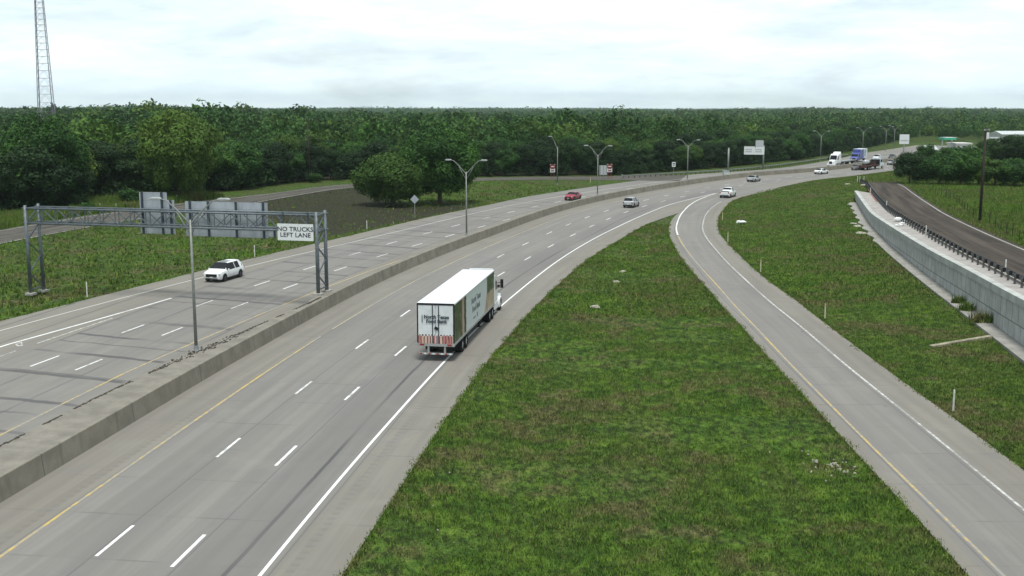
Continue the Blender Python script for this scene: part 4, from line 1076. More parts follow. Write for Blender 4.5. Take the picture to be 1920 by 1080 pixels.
for px, py, lab in [(1632, 359, 'white marker post by the orange fence at the guardrail end'), (1662, 386, 'white marker post on the guardrail beside the asphalt, second from the end'), (1736, 436, 'white marker post standing among the black guardrail blocks'), (1885, 505, 'white marker post on the guardrail nearest the right frame edge')]:
    p = PZ(px, py + 3, .35); p[2] = zf(p[0], p[1]); delin(p, lab, M_post_w, 1.25)
for px, lab in ((1607.5, 'short white marker post at the guardrail end, leftmost of three'), (1612, 'short white marker post at the guardrail end, middle of three'), (1619.5, 'short white marker post at the guardrail end, rightmost of three')):
    p = PZ(px, 341, 0); delin((p[0], p[1], zf(0, p[1]) - .1), lab, M_post_w, 1.25)

# --- guardrails
def wbeam(m, ref, s, u, z, zfun, flip=1):
    prof = [(0, -.155), (.06, -.12), (.08, -.08), (.02, -.03), (0, 0), (.02, .03), (.08, .08), (.06, .12), (0, .155)]
    rows = []
    for a, dz_ in prof:
        xy = ref.at(s, u + flip * a); rows.append(np.c_[xy, np.array([float(zfun(*q_)) for q_ in xy]) + z + dz_])
    V = np.concatenate(rows); return V, grid_faces(len(prof), len(s))
grt = thing('guardrail', 'steel guardrail with black blocks on the strip above the retaining wall', 'guardrail')
gs_ = np.arange(4.0, GR.s[-1] - 2, 1.905)
V, ff = wbeam(None, GR, np.arange(1.0, GR.s[-1], 1.9), -.30, .56, zf, -1); np_mesh('rail', V, ff, simple('weathered_guardrail_steel', (.21, .215, .22), .55, .3, .4, .2, 4), grt)
M_railpost = simple('weathered_guardrail_post', (.085, .09, .092), .6, .2, .4, .2, 5)
pm = MB().box((0, 0, .35), (.10, .15, .78)).build('post', M_railpost, None); bm_ = MB().box((0, -.0, .58), (.17, .22, .34)).build('block', M_black, pm); bm_.location = (0, -.16, 0)
first = True; npost = 0
for s_ in gs_:
    p = GR.at(s_, 0.02)
    if npost >= 98: break
    hd = GR.heading(p); a_ = math.atan2(-hd[0], hd[1])
    o = pm if first else pm.copy()
    if not first:
        col.objects.link(o); c = bm_.copy(); col.objects.link(c); c.parent = o
    o.parent = grt; o.location = (p[0], p[1], float(zf(*p))); o.rotation_euler = (0, 0, math.atan2(hd[1], hd[0]) + pi + 0); first = False; npost += 1
# left guardrail
lg_px = [(1166, 334.5), (1228, 331), (1285, 327.5), (1340, 324.5), (1400, 319.5), (1443, 315), (1483, 309.5), (1538, 301.5), (1590, 292.5)]
LG = Ref(smooth(Ps(lg_px), 1.0, 5)); lgt = thing('guardrail', 'long pale steel guardrail along the outer edge of the far left carriageway', 'guardrail')
V, ff = wbeam(None, LG, np.arange(0, LG.s[-1], 2.0), .12, .60, lambda x, y: 0.0, 1); np_mesh('rail', V, ff, M_steel_lt, lgt)
p2 = MB().box((0, 0, .35), (.16, .18, .8)).build('post', M_wood, None); first = True
for s_ in np.arange(.5, LG.s[-1], 1.905)[:95]:
    o = p2 if first else p2.copy()
    if not first: col.objects.link(o)
    q_ = LG.at(s_, -.02); o.parent = lgt; o.location = (q_[0], q_[1], 0); first = False
q_ = LG.at(0.0, .1); MB().box((q_[0], q_[1], .5), (.45, .5, .95)).build('end_terminal', M_steel_lt, lgt)

# --- utility poles
def util(p, h, lab, lean=0.0, arm=True, rz=0.0):
    t = thing('utility_pole', lab, 'utility pole', p, rz); MB().tube([(0, 0, -.3), (lean * .5, 0, h * .5), (lean, 0, h)], [.19, .165, .13], 10).build('pole', M_wood, t, True)
    if arm:
        c = MB().box((lean, -.14, h - .45), (2.3, .1, .12)).build('crossarm', M_wood, t)
        for x in (-1.05, -.45, .45, 1.05): MB().tube([(lean + x, -.14, h - .39), (lean + x, -.14, h - .2)], [.05, .035], 6).build('insulator', M_sign_grey, c)
    return t
p = PZ(1837, 414); util((p[0], p[1], p[2] - .1), zat(237, p[1]) - p[2], 'tall dark wooden utility pole in the field right of the frontage road', -.05, True, .9)
p = P(580, 341); util(p, zat(221, p[1]), 'wooden utility pole with crossarm at the edge of the left forest', 0.0, True, .1)
# field fence
t = thing('field_fence', 'old wire fence with dark posts along the field behind the utility pole', 'fence')
fpx = [(1752, 362), (1772, 368), (1790, 377), (1808, 392), (1825, 409), (1853, 416), (1878, 432), (1912, 455), (1960, 480)]
fc = smooth(np.array([PZ(a, b) for a, b in fpx]), 1.0, 3); FN = Ref(fc); first = True
fp = MB().tube([(0, 0, -.2), (0, 0, 1.2)], [.05, .045], 6).build('fence_post', M_wood, None)
for s_ in np.arange(1, FN.s[-1], 4.5):
    o = fp if first else fp.copy()
    if not first: col.objects.link(o)
    q_ = FN.at(s_, 0.0); o.parent = t; o.location = (q_[0], q_[1], float(zf(*q_))); o.scale = (1, 1, random.uniform(.85, 1.15)); first = False
for h_ in (.6, 1.1):
    pts = [(*FN.at(s_, .07), float(zf(*FN.at(s_, 0.0))) + h_) for s_ in np.arange(1, FN.s[-1], 4.5)]; MB().tube(pts, .005, 4).build('wire', M_wood, t)

# --- lattice tower
def tower():
    Y = 455.0; X = (108 - 960) / F * Y / 1.0 * 1.012; HT = 102.0; b0 = 6.5
    t = thing('lattice_tower', 'tall tapering steel lattice mast rising above the left forest', 'tower', (X, Y, 0), .55)
    M_t = simple('tower_paint', (.26, .25, .29), .6, .2, .4, .1, .1); M_td = simple('tower_cable_run', (.045, .055, .065), .7, 0, .3)
    half = lambda z: b0 / 2 * (1 - z / (HT + 6))
    cs = [(-1, -1), (1, -1), (1, 1), (-1, 1)]
    for a, b in cs: MB().tube([(a * half(0), b * half(0), 0), (a * half(HT), b * half(HT), HT)], [.17, .09], 6).build('leg', M_t, t)
    m = MB(); zs = [0]
    while zs[-1] < HT - 3: zs.append(zs[-1] + max(2.2, half(zs[-1]) * 1.25))
    for z0_, z1_ in zip(zs[:-1], zs[1:]):
        for i in range(4):
            a, b = cs[i], cs[(i + 1) % 4]; h0, h1 = half(z0_), half(z1_); mid = ((a[0] + b[0]) / 2 * h1, (a[1] + b[1]) / 2 * h1, z1_)
            m.bar((a[0] * h1, a[1] * h1, z1_), (b[0] * h1, b[1] * h1, z1_), .09)
            m.bar((a[0] * h0, a[1] * h0, z0_), mid, .08); m.bar((b[0] * h0, b[1] * h0, z0_), mid, .08)
    m.build('lattice', M_t, t)
    MB().bar((-half(0) * 1.02, -half(0) * .9, 0), (-half(HT), -half(HT) * .9, HT), .34, .3).build('cable_run', M_td, t)
tower()

# --- buildings far right
M_bw = simple('pale_building_wall', (.62, .62, .60), .7, 0, .3, .1, .4); M_roof = simple('pale_metal_roof', (.58, .62, .62), .45, .2, .5, .1, .3); M_green = simple('green_canopy_trim', (.05, .42, .28), .5); M_dark = simple('dark_window_glass', (.02, .025, .03), .15, 0, .6)
def shed(name, label, cat, x0, x1, ytop, Y, dep, wall_h, mat_w, mat_r, over=.3, zg=1.2, flat=False, win=3):
    Xa, Xb = (x0 - 960) / F * Y, (x1 - 960) / F * Y; zt_ = zat(ytop, Y); t = thing(name, label, cat, ((Xa + Xb) / 2, Y, zg)); w_ = Xb - Xa; h = zt_ - zg
    wh = h - .5 if flat else h - min(1.6, h * .3)
    MB().box((0, dep / 2, wh / 2), (w_, dep, wh)).build('wall', mat_w, t)
    if flat: r_ = MB().box((0, dep / 2, wh + .25), (w_ + over * 2, dep + over * 2, .5))
    else: r_ = MB(); r_.add([(-w_ / 2 - over, -over, wh), (w_ / 2 + over, -over, wh), (w_ / 2 + over, dep + over, wh), (-w_ / 2 - over, dep + over, wh), (-w_ / 2 - over, dep / 2, h), (w_ / 2 + over, dep / 2, h)], [(0, 1, 5, 4), (2, 3, 4, 5), (0, 4, 3), (1, 2, 5), (3, 2, 1, 0)])
    r_.build('roof', mat_r, t)
    for i in range(win): MB().box((-w_ / 2 + w_ * (i + .5) / win, -.03, wh * .45), (w_ / win * .4, .05, wh * .35)).build('window', M_dark, t)
    return t
shed('metal_building', 'long low building with a pale metal roof at the right edge, above the trees', 'building', 1871, 1960, 246, 520, 14, 3, M_bw, M_roof)
shed('small_house', 'small white gabled house peeping over the trees left of the green canopy', 'house', 1735, 1752, 273, 335, 6, 3, M_bw, M_roof, win=1)
shed('store_building', 'white flat-roofed store between the green canopy and the utility pole', 'building', 1786, 1815, 268, 430, 9, 4, M_bw, M_bw, flat=True)
shed('trailer_home', 'pale trailer home right of the utility pole, above the trees', 'building', 1850, 1880, 258, 440, 5, 3, M_bw, M_roof, flat=True, win=2)
Y = 428.0; t = thing('fuel_canopy', 'flat canopy with bright green trim beside the white store', 'canopy', ((1774 - 960) / F * Y, Y, 1.2)); zt_ = zat(258, Y) - 1.2
MB().box((0, 2.5, zt_ - .45), (4.6, 6, .8)).build('fascia', M_green, t); MB().box((.4, 2.5, zt_ + .02), (4.2, 5.8, .1)).build('roof', M_bw, t)
for a in (-1.8, 1.8): MB().box((a, 2.5, (zt_ - .8) / 2), (.35, .35, zt_ - .8)).build('column', M_bw, t)
Y = 415.0; t = thing('pole_sign', 'tall white price sign on a pole just left of the dark utility pole top', 'sign', ((1843 - 960) / F * Y, Y, 1.2)); zt_ = zat(248, Y) - 1.2
MB().box((0, 0, zt_ - 1.5), (1.3, .3, 3.0)).build('sign_face', M_sign_w, t); MB().tube([(0, .1, 0), (0, .1, zt_ - 3)], .14, 8).build('pole', M_steel, t)

# --- drain chute, rocks, litter, weeds
def emb_z(x, y):
    d = ((EV[:, 0] - x) ** 2 + (EV[:, 1] - y) ** 2); return float(EV[d.argmin(), 2])
def on_emb(px, py):
    z = .3
    for i in range(20): p = P(px, py, z); z = .5 * z + .5 * emb_z(p[0], p[1])
    p[2] = z; return p
a, b = on_emb(1745, 653), on_emb(1858, 634); dc = MB(); n = 10
for i in range(n):
    f0, f1 = i / n, (i + 1) / n; q0 = a + (b - a) * f0; q1 = a + (b - a) * f1; q0[2] += .10; q1[2] += .10; dc.bar(q0, q1, .42, .2)
dch = dc.build('drain_chute', simple('mottled_chute_concrete', (.27, .25, .18), .9, 0, .3, .35, 2.5)); tag(dch, 'pale concrete drain chute lying across the slope below the retaining wall', 'drain chute')
def rock(seed, s):
    r = random.Random(seed); m = MB(); n = 7; vs = [(cos(2 * pi * k / n) * s * r.uniform(.6, 1.1), sin(2 * pi * k / n) * s * r.uniform(.45, .9), -.03) for k in range(n)]
    vs += [(x * r.uniform(.5, .85), y * r.uniform(.5, .85), s * r.uniform(.35, .75)) for x, y, z in vs]; c = (0, 0, s * .6)
    m.add(vs + [c], [(k, (k + 1) % n, (k + 1) % n + n, k + n) for k in range(n)] + [(k + n, (k + 1) % n + n, 2 * n) for k in range(n)]); return m
M_rock = simple('pale_limestone', (.33, .315, .26), .9, 0, .3, .4, 5, (.10, .09, .05))
rocks = [rock(i, 1.0) .build('limestone_rock', M_rock) for i in range(4)]; used = set(); rr_ = random.Random(42)
spots = []
for i in range(52):
    k = rr_.random(); px = 1500 + 108 * k + rr_.gauss(0, 7); py = 862 + 34 * k + rr_.gauss(0, 10); spots.append((px, py))
spots += [(1443, 854), (1430, 910), (1130, 760), (843, 895), (812, 958), (821, 1002), (851, 1023), (892, 1007), (830, 930), (1240, 1035), (1255, 1042)]
for i, (px, py) in enumerate(spots):
    k = rr_.randrange(4); o = rocks[k] if k not in used else rocks[k].copy()
    if k in used: col.objects.link(o)
    used.add(k); p = P(px, py, -.3); p[2] = ground_z(p[None, :2])[0]; s_ = rr_.uniform(.035, .125) * (1 if i < 52 else .6)
    o.location = (p[0], p[1], p[2] + s_ * .1 + .02); o.scale = (s_, s_, s_); o.rotation_euler = (0, 0, rr_.uniform(0, 6))
    cl = i < 52
    tag(o, 'pale limestone rock in the loose scatter on the grass beside the ramp' if cl else 'lone pale stone in the grass of the island', 'rock', 'rocks scattered beside the ramp' if cl else 'lone stones in the island grass')
for k in range(4):
    if k not in used: bpy.data.objects.remove(rocks[k])
def crumple(seed, s, flat=.5):
    r = random.Random(seed); m = MB(); n = 9; m_ = 4; vs = []
    for j in range(m_ + 1):
        for k in range(n):
            rad = s * sin(pi * (j + .35) / (m_ + .7)) * r.uniform(.5, 1.2); vs.append((cos(2 * pi * k / n) * rad * 1.3, sin(2 * pi * k / n) * rad * .7, s * flat * (1 - cos(pi * j / m_)) * .5 + r.uniform(-.05, .05) * s))
    fs = [(j * n + k, j * n + (k + 1) % n, (j + 1) * n + (k + 1) % n, (j + 1) * n + k) for j in range(m_) for k in range(n)]; return m.add(vs, fs)
M_plastic = simple('white_plastic_litter', (.78, .80, .80), .35, 0, .5, .06, 6)
p = on_emb(1389, 419.5); o = crumple(3, .62, .8).build('plastic_sheet', M_plastic, loc=p); tag(o, 'crumpled white plastic sheet lying on the slope beside the ramp bend', 'litter')
for px, py, s_, lab in [(1683, 415, .55, 'long white plastic bag on the mow strip above the wall'), (1691, 423, .4, 'small crumpled white bag on the mow strip next to the long bag'), (1701, 417, .45, 'white bag caught on a guardrail post above the wall'), (1681, 424, .25, 'tiny scrap of white litter on the mow strip by the coping')]:
    p = PZ(px, py); p[2] = zf(0, p[1]) + .02; o = crumple(int(px), s_, .9).build('plastic_bag', M_plastic, loc=p); o.rotation_euler = (0, 0, .5); tag(o, lab, 'litter')
# orange mesh fence flat against the guardrail end
M_orange = simple('faded_orange_mesh', (.52, .16, .10), .7, 0, .3, .2); om = MB()
os_ = np.arange(27, 58, 1.5)
for a, b in zip(os_[:-1], os_[1:]):
    q0, q1 = GR.at(a, .25), GR.at(b, .25); om.bar((*q0, float(zf(*q0)) + .16), (*q1, float(zf(*q1)) + .16), .03, .26 if a < 45 else .14)
o = om.build('silt_fence', M_orange); tag(o, 'low faded orange mesh along the foot of the guardrail at the wall end', 'fence')
# stone rubble at the wall end
for i, (px, py, s_, lab) in enumerate([(1597, 385, .9, 'flat pale slab of stone at the far end of the wall'), (1601, 391, .6, 'small flat stone just under the wall end'), (1600, 420, .8, 'pale stone beside the wall foot, first of the lower pair'), (1607, 425, 1.0, 'broad pale stone at the wall foot, lower of the pair'), (1616, 438, 1.1, 'lowest broad stone at the wall foot'), (1621, 348, 1.2, 'pale mound of stone behind the wall end'), (1590, 346, .9, 'pale flat stone on the grass left of the guardrail end')]):
    p = on_emb(px, py); o = rock(60 + i, 1.0).build('flat_stone', M_rock, loc=(p[0], p[1], p[2] + .05)); o.scale = (s_ * .8, s_, s_ * .28); tag(o, lab, 'stone')
# weeds growing at the wall foot
for i, (px, py, s_, lab) in enumerate([(1802, 567, .62, 'small weed clump at the wall foot, farthest of three'), (1818, 581, .66, 'small weed clump at the wall foot, middle of three'), (1847, 603, .85, 'larger weed clump at the wall foot, nearest of three')]):
    p = P(px, py, .95); rw = np.random.default_rng(300 + i); n_ = 60
    V, tn = tufts(np.c_[rw.normal(0, .42 * s_, n_), rw.normal(0, .26 * s_, n_), np.zeros(n_)], .35 * s_, 1.25 * s_, .11, 310 + i, 5, .55)
    o = np_mesh('weed_clump', V, np.arange(len(V)).reshape(-1, 3), M_blades, n=3); set_attr(o.data, 'tint', tn * .8); o.location = (p[0] - .25, p[1] - .15, p[2]); tag(o, lab, 'weeds')
# pale stones in the gully of the island
for i, (px, py, s_, lab) in enumerate([(1168, 512, .5, 'pale stone at the upper end of the island gully'), (1155, 531, .45, 'pale stone in the middle of the island gully'), (1117, 580, .6, 'pale stone with bare soil at the lower end of the island gully')]):
    p = P(px, py, -.35); o = rock(80 + i, 1.0).build('gully_stone', M_rock, loc=(p[0], p[1], ground_z(p[None, :2])[0] + .02)); o.scale = (s_, s_ * 1.3, s_ * .4); tag(o, lab, 'stone')

# ------------------------------------------------------------------ vehicles (x forward, y left, origin on the ground under the middle)
def carpaint(name, c, rough=.28, metal=.0):
    g = G(name, rough, metal, .5); g.b.inputs['Coat Weight'].default_value = .35; g.b.inputs['Coat Roughness'].default_value = .1
    o = g.obj(); z = g.xyz(o)[2]; n = g.noise(o, 3.0, 4)
    dust = g.mth('MULTIPLY', g.rng(z, .25, .75, .45, 0), g.rng(n, .3, .7))
    g.base(g.mix(dust, c, (.22, .20, .17))); return g.m
M_glass = simple('vehicle_glass', (.010, .012, .015), .12, 0, .22, .1)
M_tyre = simple('tyre_rubber', (.014, .014, .014), .85, 0, .2, .3)
M_rim = simple('alloy_rim', (.30, .31, .32), .35, .6, .5, .1)
M_rim_dk = simple('grey_rim', (.13, .13, .14), .4, .5, .5, .1)
M_rim_w = simple('polished_wheel', (.70, .71, .72), .3, .2, .6, .05)
M_trim = simple('black_trim', (.012, .012, .013), .5, 0, .4, .2)
M_head = simple('headlight_lens', (.60, .64, .66), .1, 0, .8, .05)
M_tail = simple('taillight_red', (.30, .015, .015), .2, 0, .6, .1)
M_chrome = simple('chrome', (.55, .56, .57), .2, .8, .6, .05)
M_plate = simple('licence_plate', (.6, .62, .62), .4, 0, .4, .05)
WHITE = carpaint('white_car_paint', (.80, .82, .83)); RED = carpaint('red_car_paint', (.30, .012, .035)); SILVER = carpaint('silver_car_paint', (.42, .44, .45), .3, .3)
GREY = carpaint('grey_car_paint', (.16, .165, .17), .3, .3); DARKGREY = carpaint('charcoal_car_paint', (.06, .063, .068), .3, .2)
def wheel(parent, x, y, r, w, rim_m, side):
    t = MB(); ring = [(r * .62, -w / 2), (r * .93, -w / 2), (r, -w * .36), (r, w * .36), (r * .93, w / 2), (r * .62, w / 2)]; n = 22; vs = [(q_[0] * cos(2 * pi * k / n), q_[1], q_[0] * sin(2 * pi * k / n)) for k in range(n) for q_ in ring]
    t.add(vs, [(k * 6 + j, ((k + 1) % n) * 6 + j, ((k + 1) % n) * 6 + (j + 1) % 6, k * 6 + (j + 1) % 6) for k in range(n) for j in range(6)])
    o = t.build('wheel', M_tyre, parent, True, (x, y, r))
    d = MB(); yo = side * w * .40; d.tube([(0, yo - side * .05, 0), (0, yo, 0)], r * .64, 18); 
    for k in range(5): a = 2 * pi * k / 5; d.bar((0, yo + side * .008, 0), (cos(a) * r * .6, yo + side * .008, sin(a) * r * .6), .05, .03)
    d.build('rim', rim_m, o); return o
def car(name, label, paint, pos, hd, L, W, Hh, roof, kind='suv', rim=M_rim, cat='car', group=None, belt=None, hood=None, sunroof=False):
    t = thing(name, label, cat, (pos[0], pos[1], .008), math.atan2(hd[1], hd[0]), group)
    zb = .26 if kind != 'sedan' else .20; belt = belt or Hh * .60; hood = hood or belt - .05; h = L / 2
    # stations: x, bottom, shoulder (belt), top, half width
    ra, rb, rc, rd = roof           # cowl, roof front, roof rear, tail of the glass
    st = [(-h, zb + .22, belt * .80, belt * .82, W * .40), (-h + .06, zb + .1, belt * .93, belt * .95, W * .46), (-h + .3, zb + .02, belt, None, W * .49), (-h + .9, zb, belt, None, W * .5), (0, zb, belt, None, W * .5),
          (h - .95, zb, hood, None, W * .5), (h - .35, zb, hood - .08, None, W * .475), (h - .1, zb + .02, hood - .18, hood - .16, W * .43), (h, zb + .1, hood - .30, hood - .28, W * .37)]
    S = np.array([[a, b, c, e] for a, b, c, d, e in st]); X = np.unique(np.r_[np.linspace(-h, h, 44), ra, rb, rc, rd, [a[0] for a in st]]); X = X[(X >= -h) & (X <= h)]
    ib = np.interp(X, S[:, 0], S[:, 1]); ic = np.interp(X, S[:, 0], S[:, 2]); ie = np.interp(X, S[:, 0], S[:, 3])
    tx = [-h, rd, rc, (rc + rb) / 2, rb, ra, h]; k_up = np.interp(X, [rd, rc, rb, ra], [0, 1, 1, 0])
    top = ic + .05 * np.clip(1 - np.abs(X) / h, .0, 1) + .02 + (Hh - ic - .02) * k_up * (1 + .03 * np.sin(np.clip((X - rc) / (rb - rc + 1e-6), 0, 1) * pi))
    top = np.minimum(top, Hh)
    V = []; ups = np.linspace(0, 1, 6)[1:]
    for i in range(len(X)):
        w_ = ie[i]; cb, cc, ct = ib[i], ic[i], top[i]; wr = W * .5 * .74 if k_up[i] > 0 else w_ * .80
        wr = w_ * (.97 - .23 * min(1, k_up[i] * 1.0) * 1.0) if k_up[i] > .02 else w_ * .93
        half_ = [(w_ * .90, cb), (w_ * .985, cb + .12 * (cc - cb)), (w_, cb + .55 * (cc - cb)), (w_ * .985, cb + .85 * (cc - cb)), (w_ * .955, cc)]
        zz = cc + (ct - cc) * .90
        half_ += [(w_ * .955 + (wr * .93 - w_ * .955) * f, cc + (zz - cc) * f) for f in (.33, .66, 1.0)]
        half_ += [(wr * .80, cc + (ct - cc) * .965), (wr * .5, cc + (ct - cc) * .99), (0, ct)]
        V.append([(X[i], y, z) for y, z in half_] + [(X[i], -y, z) for y, z in half_[-2::-1]])
    V = np.array(V); nx, ny = V.shape[:2]; fl = V.reshape(-1, 3)
    fs = [tuple(int(v) for v in f) for f in grid_faces(nx, ny)[:, ::-1]]; fs.append(tuple(range(ny))); fs.append(tuple((nx - 1) * ny + k for k in range(ny))[::-1]); 
    for i in range(nx - 1): fs.append((i * ny, (i + 1) * ny, (i + 1) * ny + ny - 1, i * ny + ny - 1))
    b = MB().add(fl, fs).build('body', paint, t, True)
    m_ = b.modifiers.new('es', 'EDGE_SPLIT'); m_.split_angle = R(40)
    gx_ = np.gradient(V, axis=0); gy_ = np.gradient(V, axis=1); N = np.cross(gx_, gy_); N /= np.linalg.norm(N, axis=2)[..., None] + 1e-9
    if N[nx // 2, ny // 2, 2] < 0: N = -N
    def patch(nm, mat, xa, xb, ja, jb, off=.012, parent=None):
        ii = [i for i in range(nx) if xa - 1e-6 <= X[i] <= xb + 1e-6]
        if len(ii) < 2: return None
        m = MB(); q_ = [[V[i, j] + N[i, j] * off for j in range(ja, jb + 1)] for i in ii]; n = jb - ja + 1
        m.add([p_ for r_ in q_ for p_ in r_], [(a * n + c, (a + 1) * n + c, (a + 1) * n + c + 1, a * n + c + 1) for a in range(len(ii) - 1) for c in range(n - 1)])
        return m.build(nm, mat, parent or t)
    mid = ny // 2
    patch('windscreen', M_glass, rb + .02, ra - .08, 7, ny - 8)
    patch('rear_window', M_glass, rd + .06, rc - .02, 7, ny - 8)
    for (ja, jb) in ((4, 7), (ny - 8, ny - 5)):
        if kind == 'pickup':
            patch('side_window', M_glass, rc + .1, (rb + rc) / 2 - .05, ja, jb); patch('side_window', M_glass, (rb + rc) / 2 + .05, ra - .3, ja, jb)
        else:
            m1 = rc + (rb - rc) * .52; patch('side_window', M_glass, m1 + .03, ra - .30, ja, jb); patch('side_window', M_glass, rc + (rb - rc) * .10, m1 - .03, ja, jb); patch('pillar_trim', M_trim, m1 - .06, m1 + .06, ja, jb, .009)
            if kind == 'suv': patch('quarter_window', M_glass, rd + .30, rc - .12, ja, jb - 1)
    if sunroof: patch('sunroof', M_glass, rc + (rb - rc) * .42, rb - .12, mid - 1, mid + 1)
    r = .37 if kind != 'sedan' else .33; wx = h - .92, -h + 1.0
    for x in wx:
        for s_ in (1, -1):
            MB().tube([(x, s_ * (W / 2 - .2), r + .05), (x, s_ * (W / 2 + .004), r + .05)], r * 1.13, 20).build('wheel_arch', M_trim, t)
            wheel(t, x, s_ * (W / 2 - .105), r, .24, rim, s_)
    fz = hood - .30
    MB().box((h - .02, 0, (fz + zb) / 2 + .17), (.09, W * .60, max(.16, (fz - zb) * .62))).build('grille', M_trim, t)
    MB().box((h - .06, 0, zb + .12), (.12, W * .70, .16)).build('front_bumper', M_trim, t, bevel=.02)
    MB().box((h + .03, 0, zb + .25), (.02, .32, .12)).build('licence_plate', M_plate, t)
    MB().box((-h - .015, 0, belt * .62), (.02, .34, .14)).build('licence_plate', M_plate, t)
    MB().box((-h + .06, 0, zb + .17), (.20, W * .86, .22)).build('rear_bumper', M_trim, t, bevel=.03)
    for s_ in (1, -1):
        MB().box((h - .115, s_ * W * .37, fz + .07), (.16, W * .17, .13), rz=-s_ * .35).build('headlight', M_head, t, bevel=.02)
        MB().box((h - .06, s_ * W * .34, zb + .26), (.10, .14, .12)).build('fog_light', M_trim, t)
        MB().box((-h + .05, s_ * W * .40, belt * .86), (.14, W * .11, belt * .24), rz=s_ * .2).build('taillight', M_tail, t, bevel=.02)
        MB().box((ra - .55, s_ * (W / 2 + .07), belt + .08), (.13, .17, .13)).build('mirror', paint if paint is WHITE else M_trim, t, bevel=.03)
        MB().box((0, s_ * (W * .497), zb + .05), (L * .52, .03, .10)).build('side_skirt', M_trim, t)
    return t
def along(p, hd, d): return np.array([p[0] + hd[0] * d, p[1] + hd[1] * d])
def hd_at(p, away=True): h_ = HW.heading(p); return h_ if away else -h_
# 1 white SUV coming towards the camera on the left carriageway
hd = np.array([-.252, -.968]); car('suv', 'white SUV with dark sunroof and black grille coming down the outer left lane', WHITE, (-28.85, 110.15), hd, 5.05, 2.0, 1.76, (1.52, .50, -1.80, -2.44), 'suv', M_rim_dk, belt=1.06, hood=1.06, sunroof=True)
# 2 red sedan
p = P(1074, 374.5); car('sedan', 'red sedan on the left carriageway beside the third lamp', RED, p, hd_at(p, False), 4.85, 1.86, 1.45, (1.15, .30, -1.0, -1.95), 'sedan', M_rim, belt=.93, hood=.92)
# 3 grey-silver crossover driving away
p = P(1177, 390.0); hd = hd_at(p); car('suv', 'silver-grey crossover seen from behind in the middle lane of the right carriageway', SILVER, along(p, hd, 2.2), hd, 4.6, 1.88, 1.70, (1.15, .35, -1.6, -2.22), 'suv', M_rim, belt=1.06, hood=1.04)
# 4 white pickup merging from the ramp
p = P(1358, 371.5); hd = RAMP.heading(p); hd = -hd if hd[1] < 0 else hd
t = car('pickup_truck', 'white pickup truck seen from behind merging from the ramp', WHITE, along(p, hd, 2.8), hd, 5.7, 2.0, 1.88, (1.25, .55, -.55, -.85), 'pickup', M_rim, cat='pickup', belt=1.16, hood=1.14)
MB().box((-1.85, 0, 1.165), (1.75, 1.5, .09)).build('bed', M_trim, t); MB().box((-2.875, 0, .88), (.03, 1.3, .40)).build('tailgate', WHITE, t)
# 5.. far cars
def far(px, py, label, paint, away, kind='sedan', name='sedan'):
    p = P(px, py); hd = hd_at(p, away); L = 4.8; q_ = along(p, hd, L / 2 if away else -L / 2)
    if kind == 'sedan': return car(name, label, paint, q_, hd, L, 1.85, 1.45, (1.1, .3, -1.0, -1.9), 'sedan', M_rim, belt=.93, hood=.92)
    return car(name, label, paint, q_, hd, 4.7, 1.9, 1.70, (1.15, .35, -1.6, -2.25), 'suv', M_rim, belt=1.06, hood=1.04)
far(1406, 341.5, 'silver sedan seen from behind in the inner lanes below the overhead sign', SILVER, True)
far(1530.5, 327, 'white sedan seen from behind, on the right carriageway below the slim lamp', WHITE, True)
far(1601, 319.5, 'dark grey sedan just behind the flatbed truck on the far right carriageway', GREY, True)
far(1668, 309.5, 'farthest pale sedan beyond the flatbed truck on the right carriageway', SILVER, True)
far(1641, 300.5, 'white crossover behind the blue truck on the far left carriageway', WHITE, False, 'suv', 'suv')
far(1670, 298, 'small dark sedan at the far end of the left carriageway', DARKGREY, False)

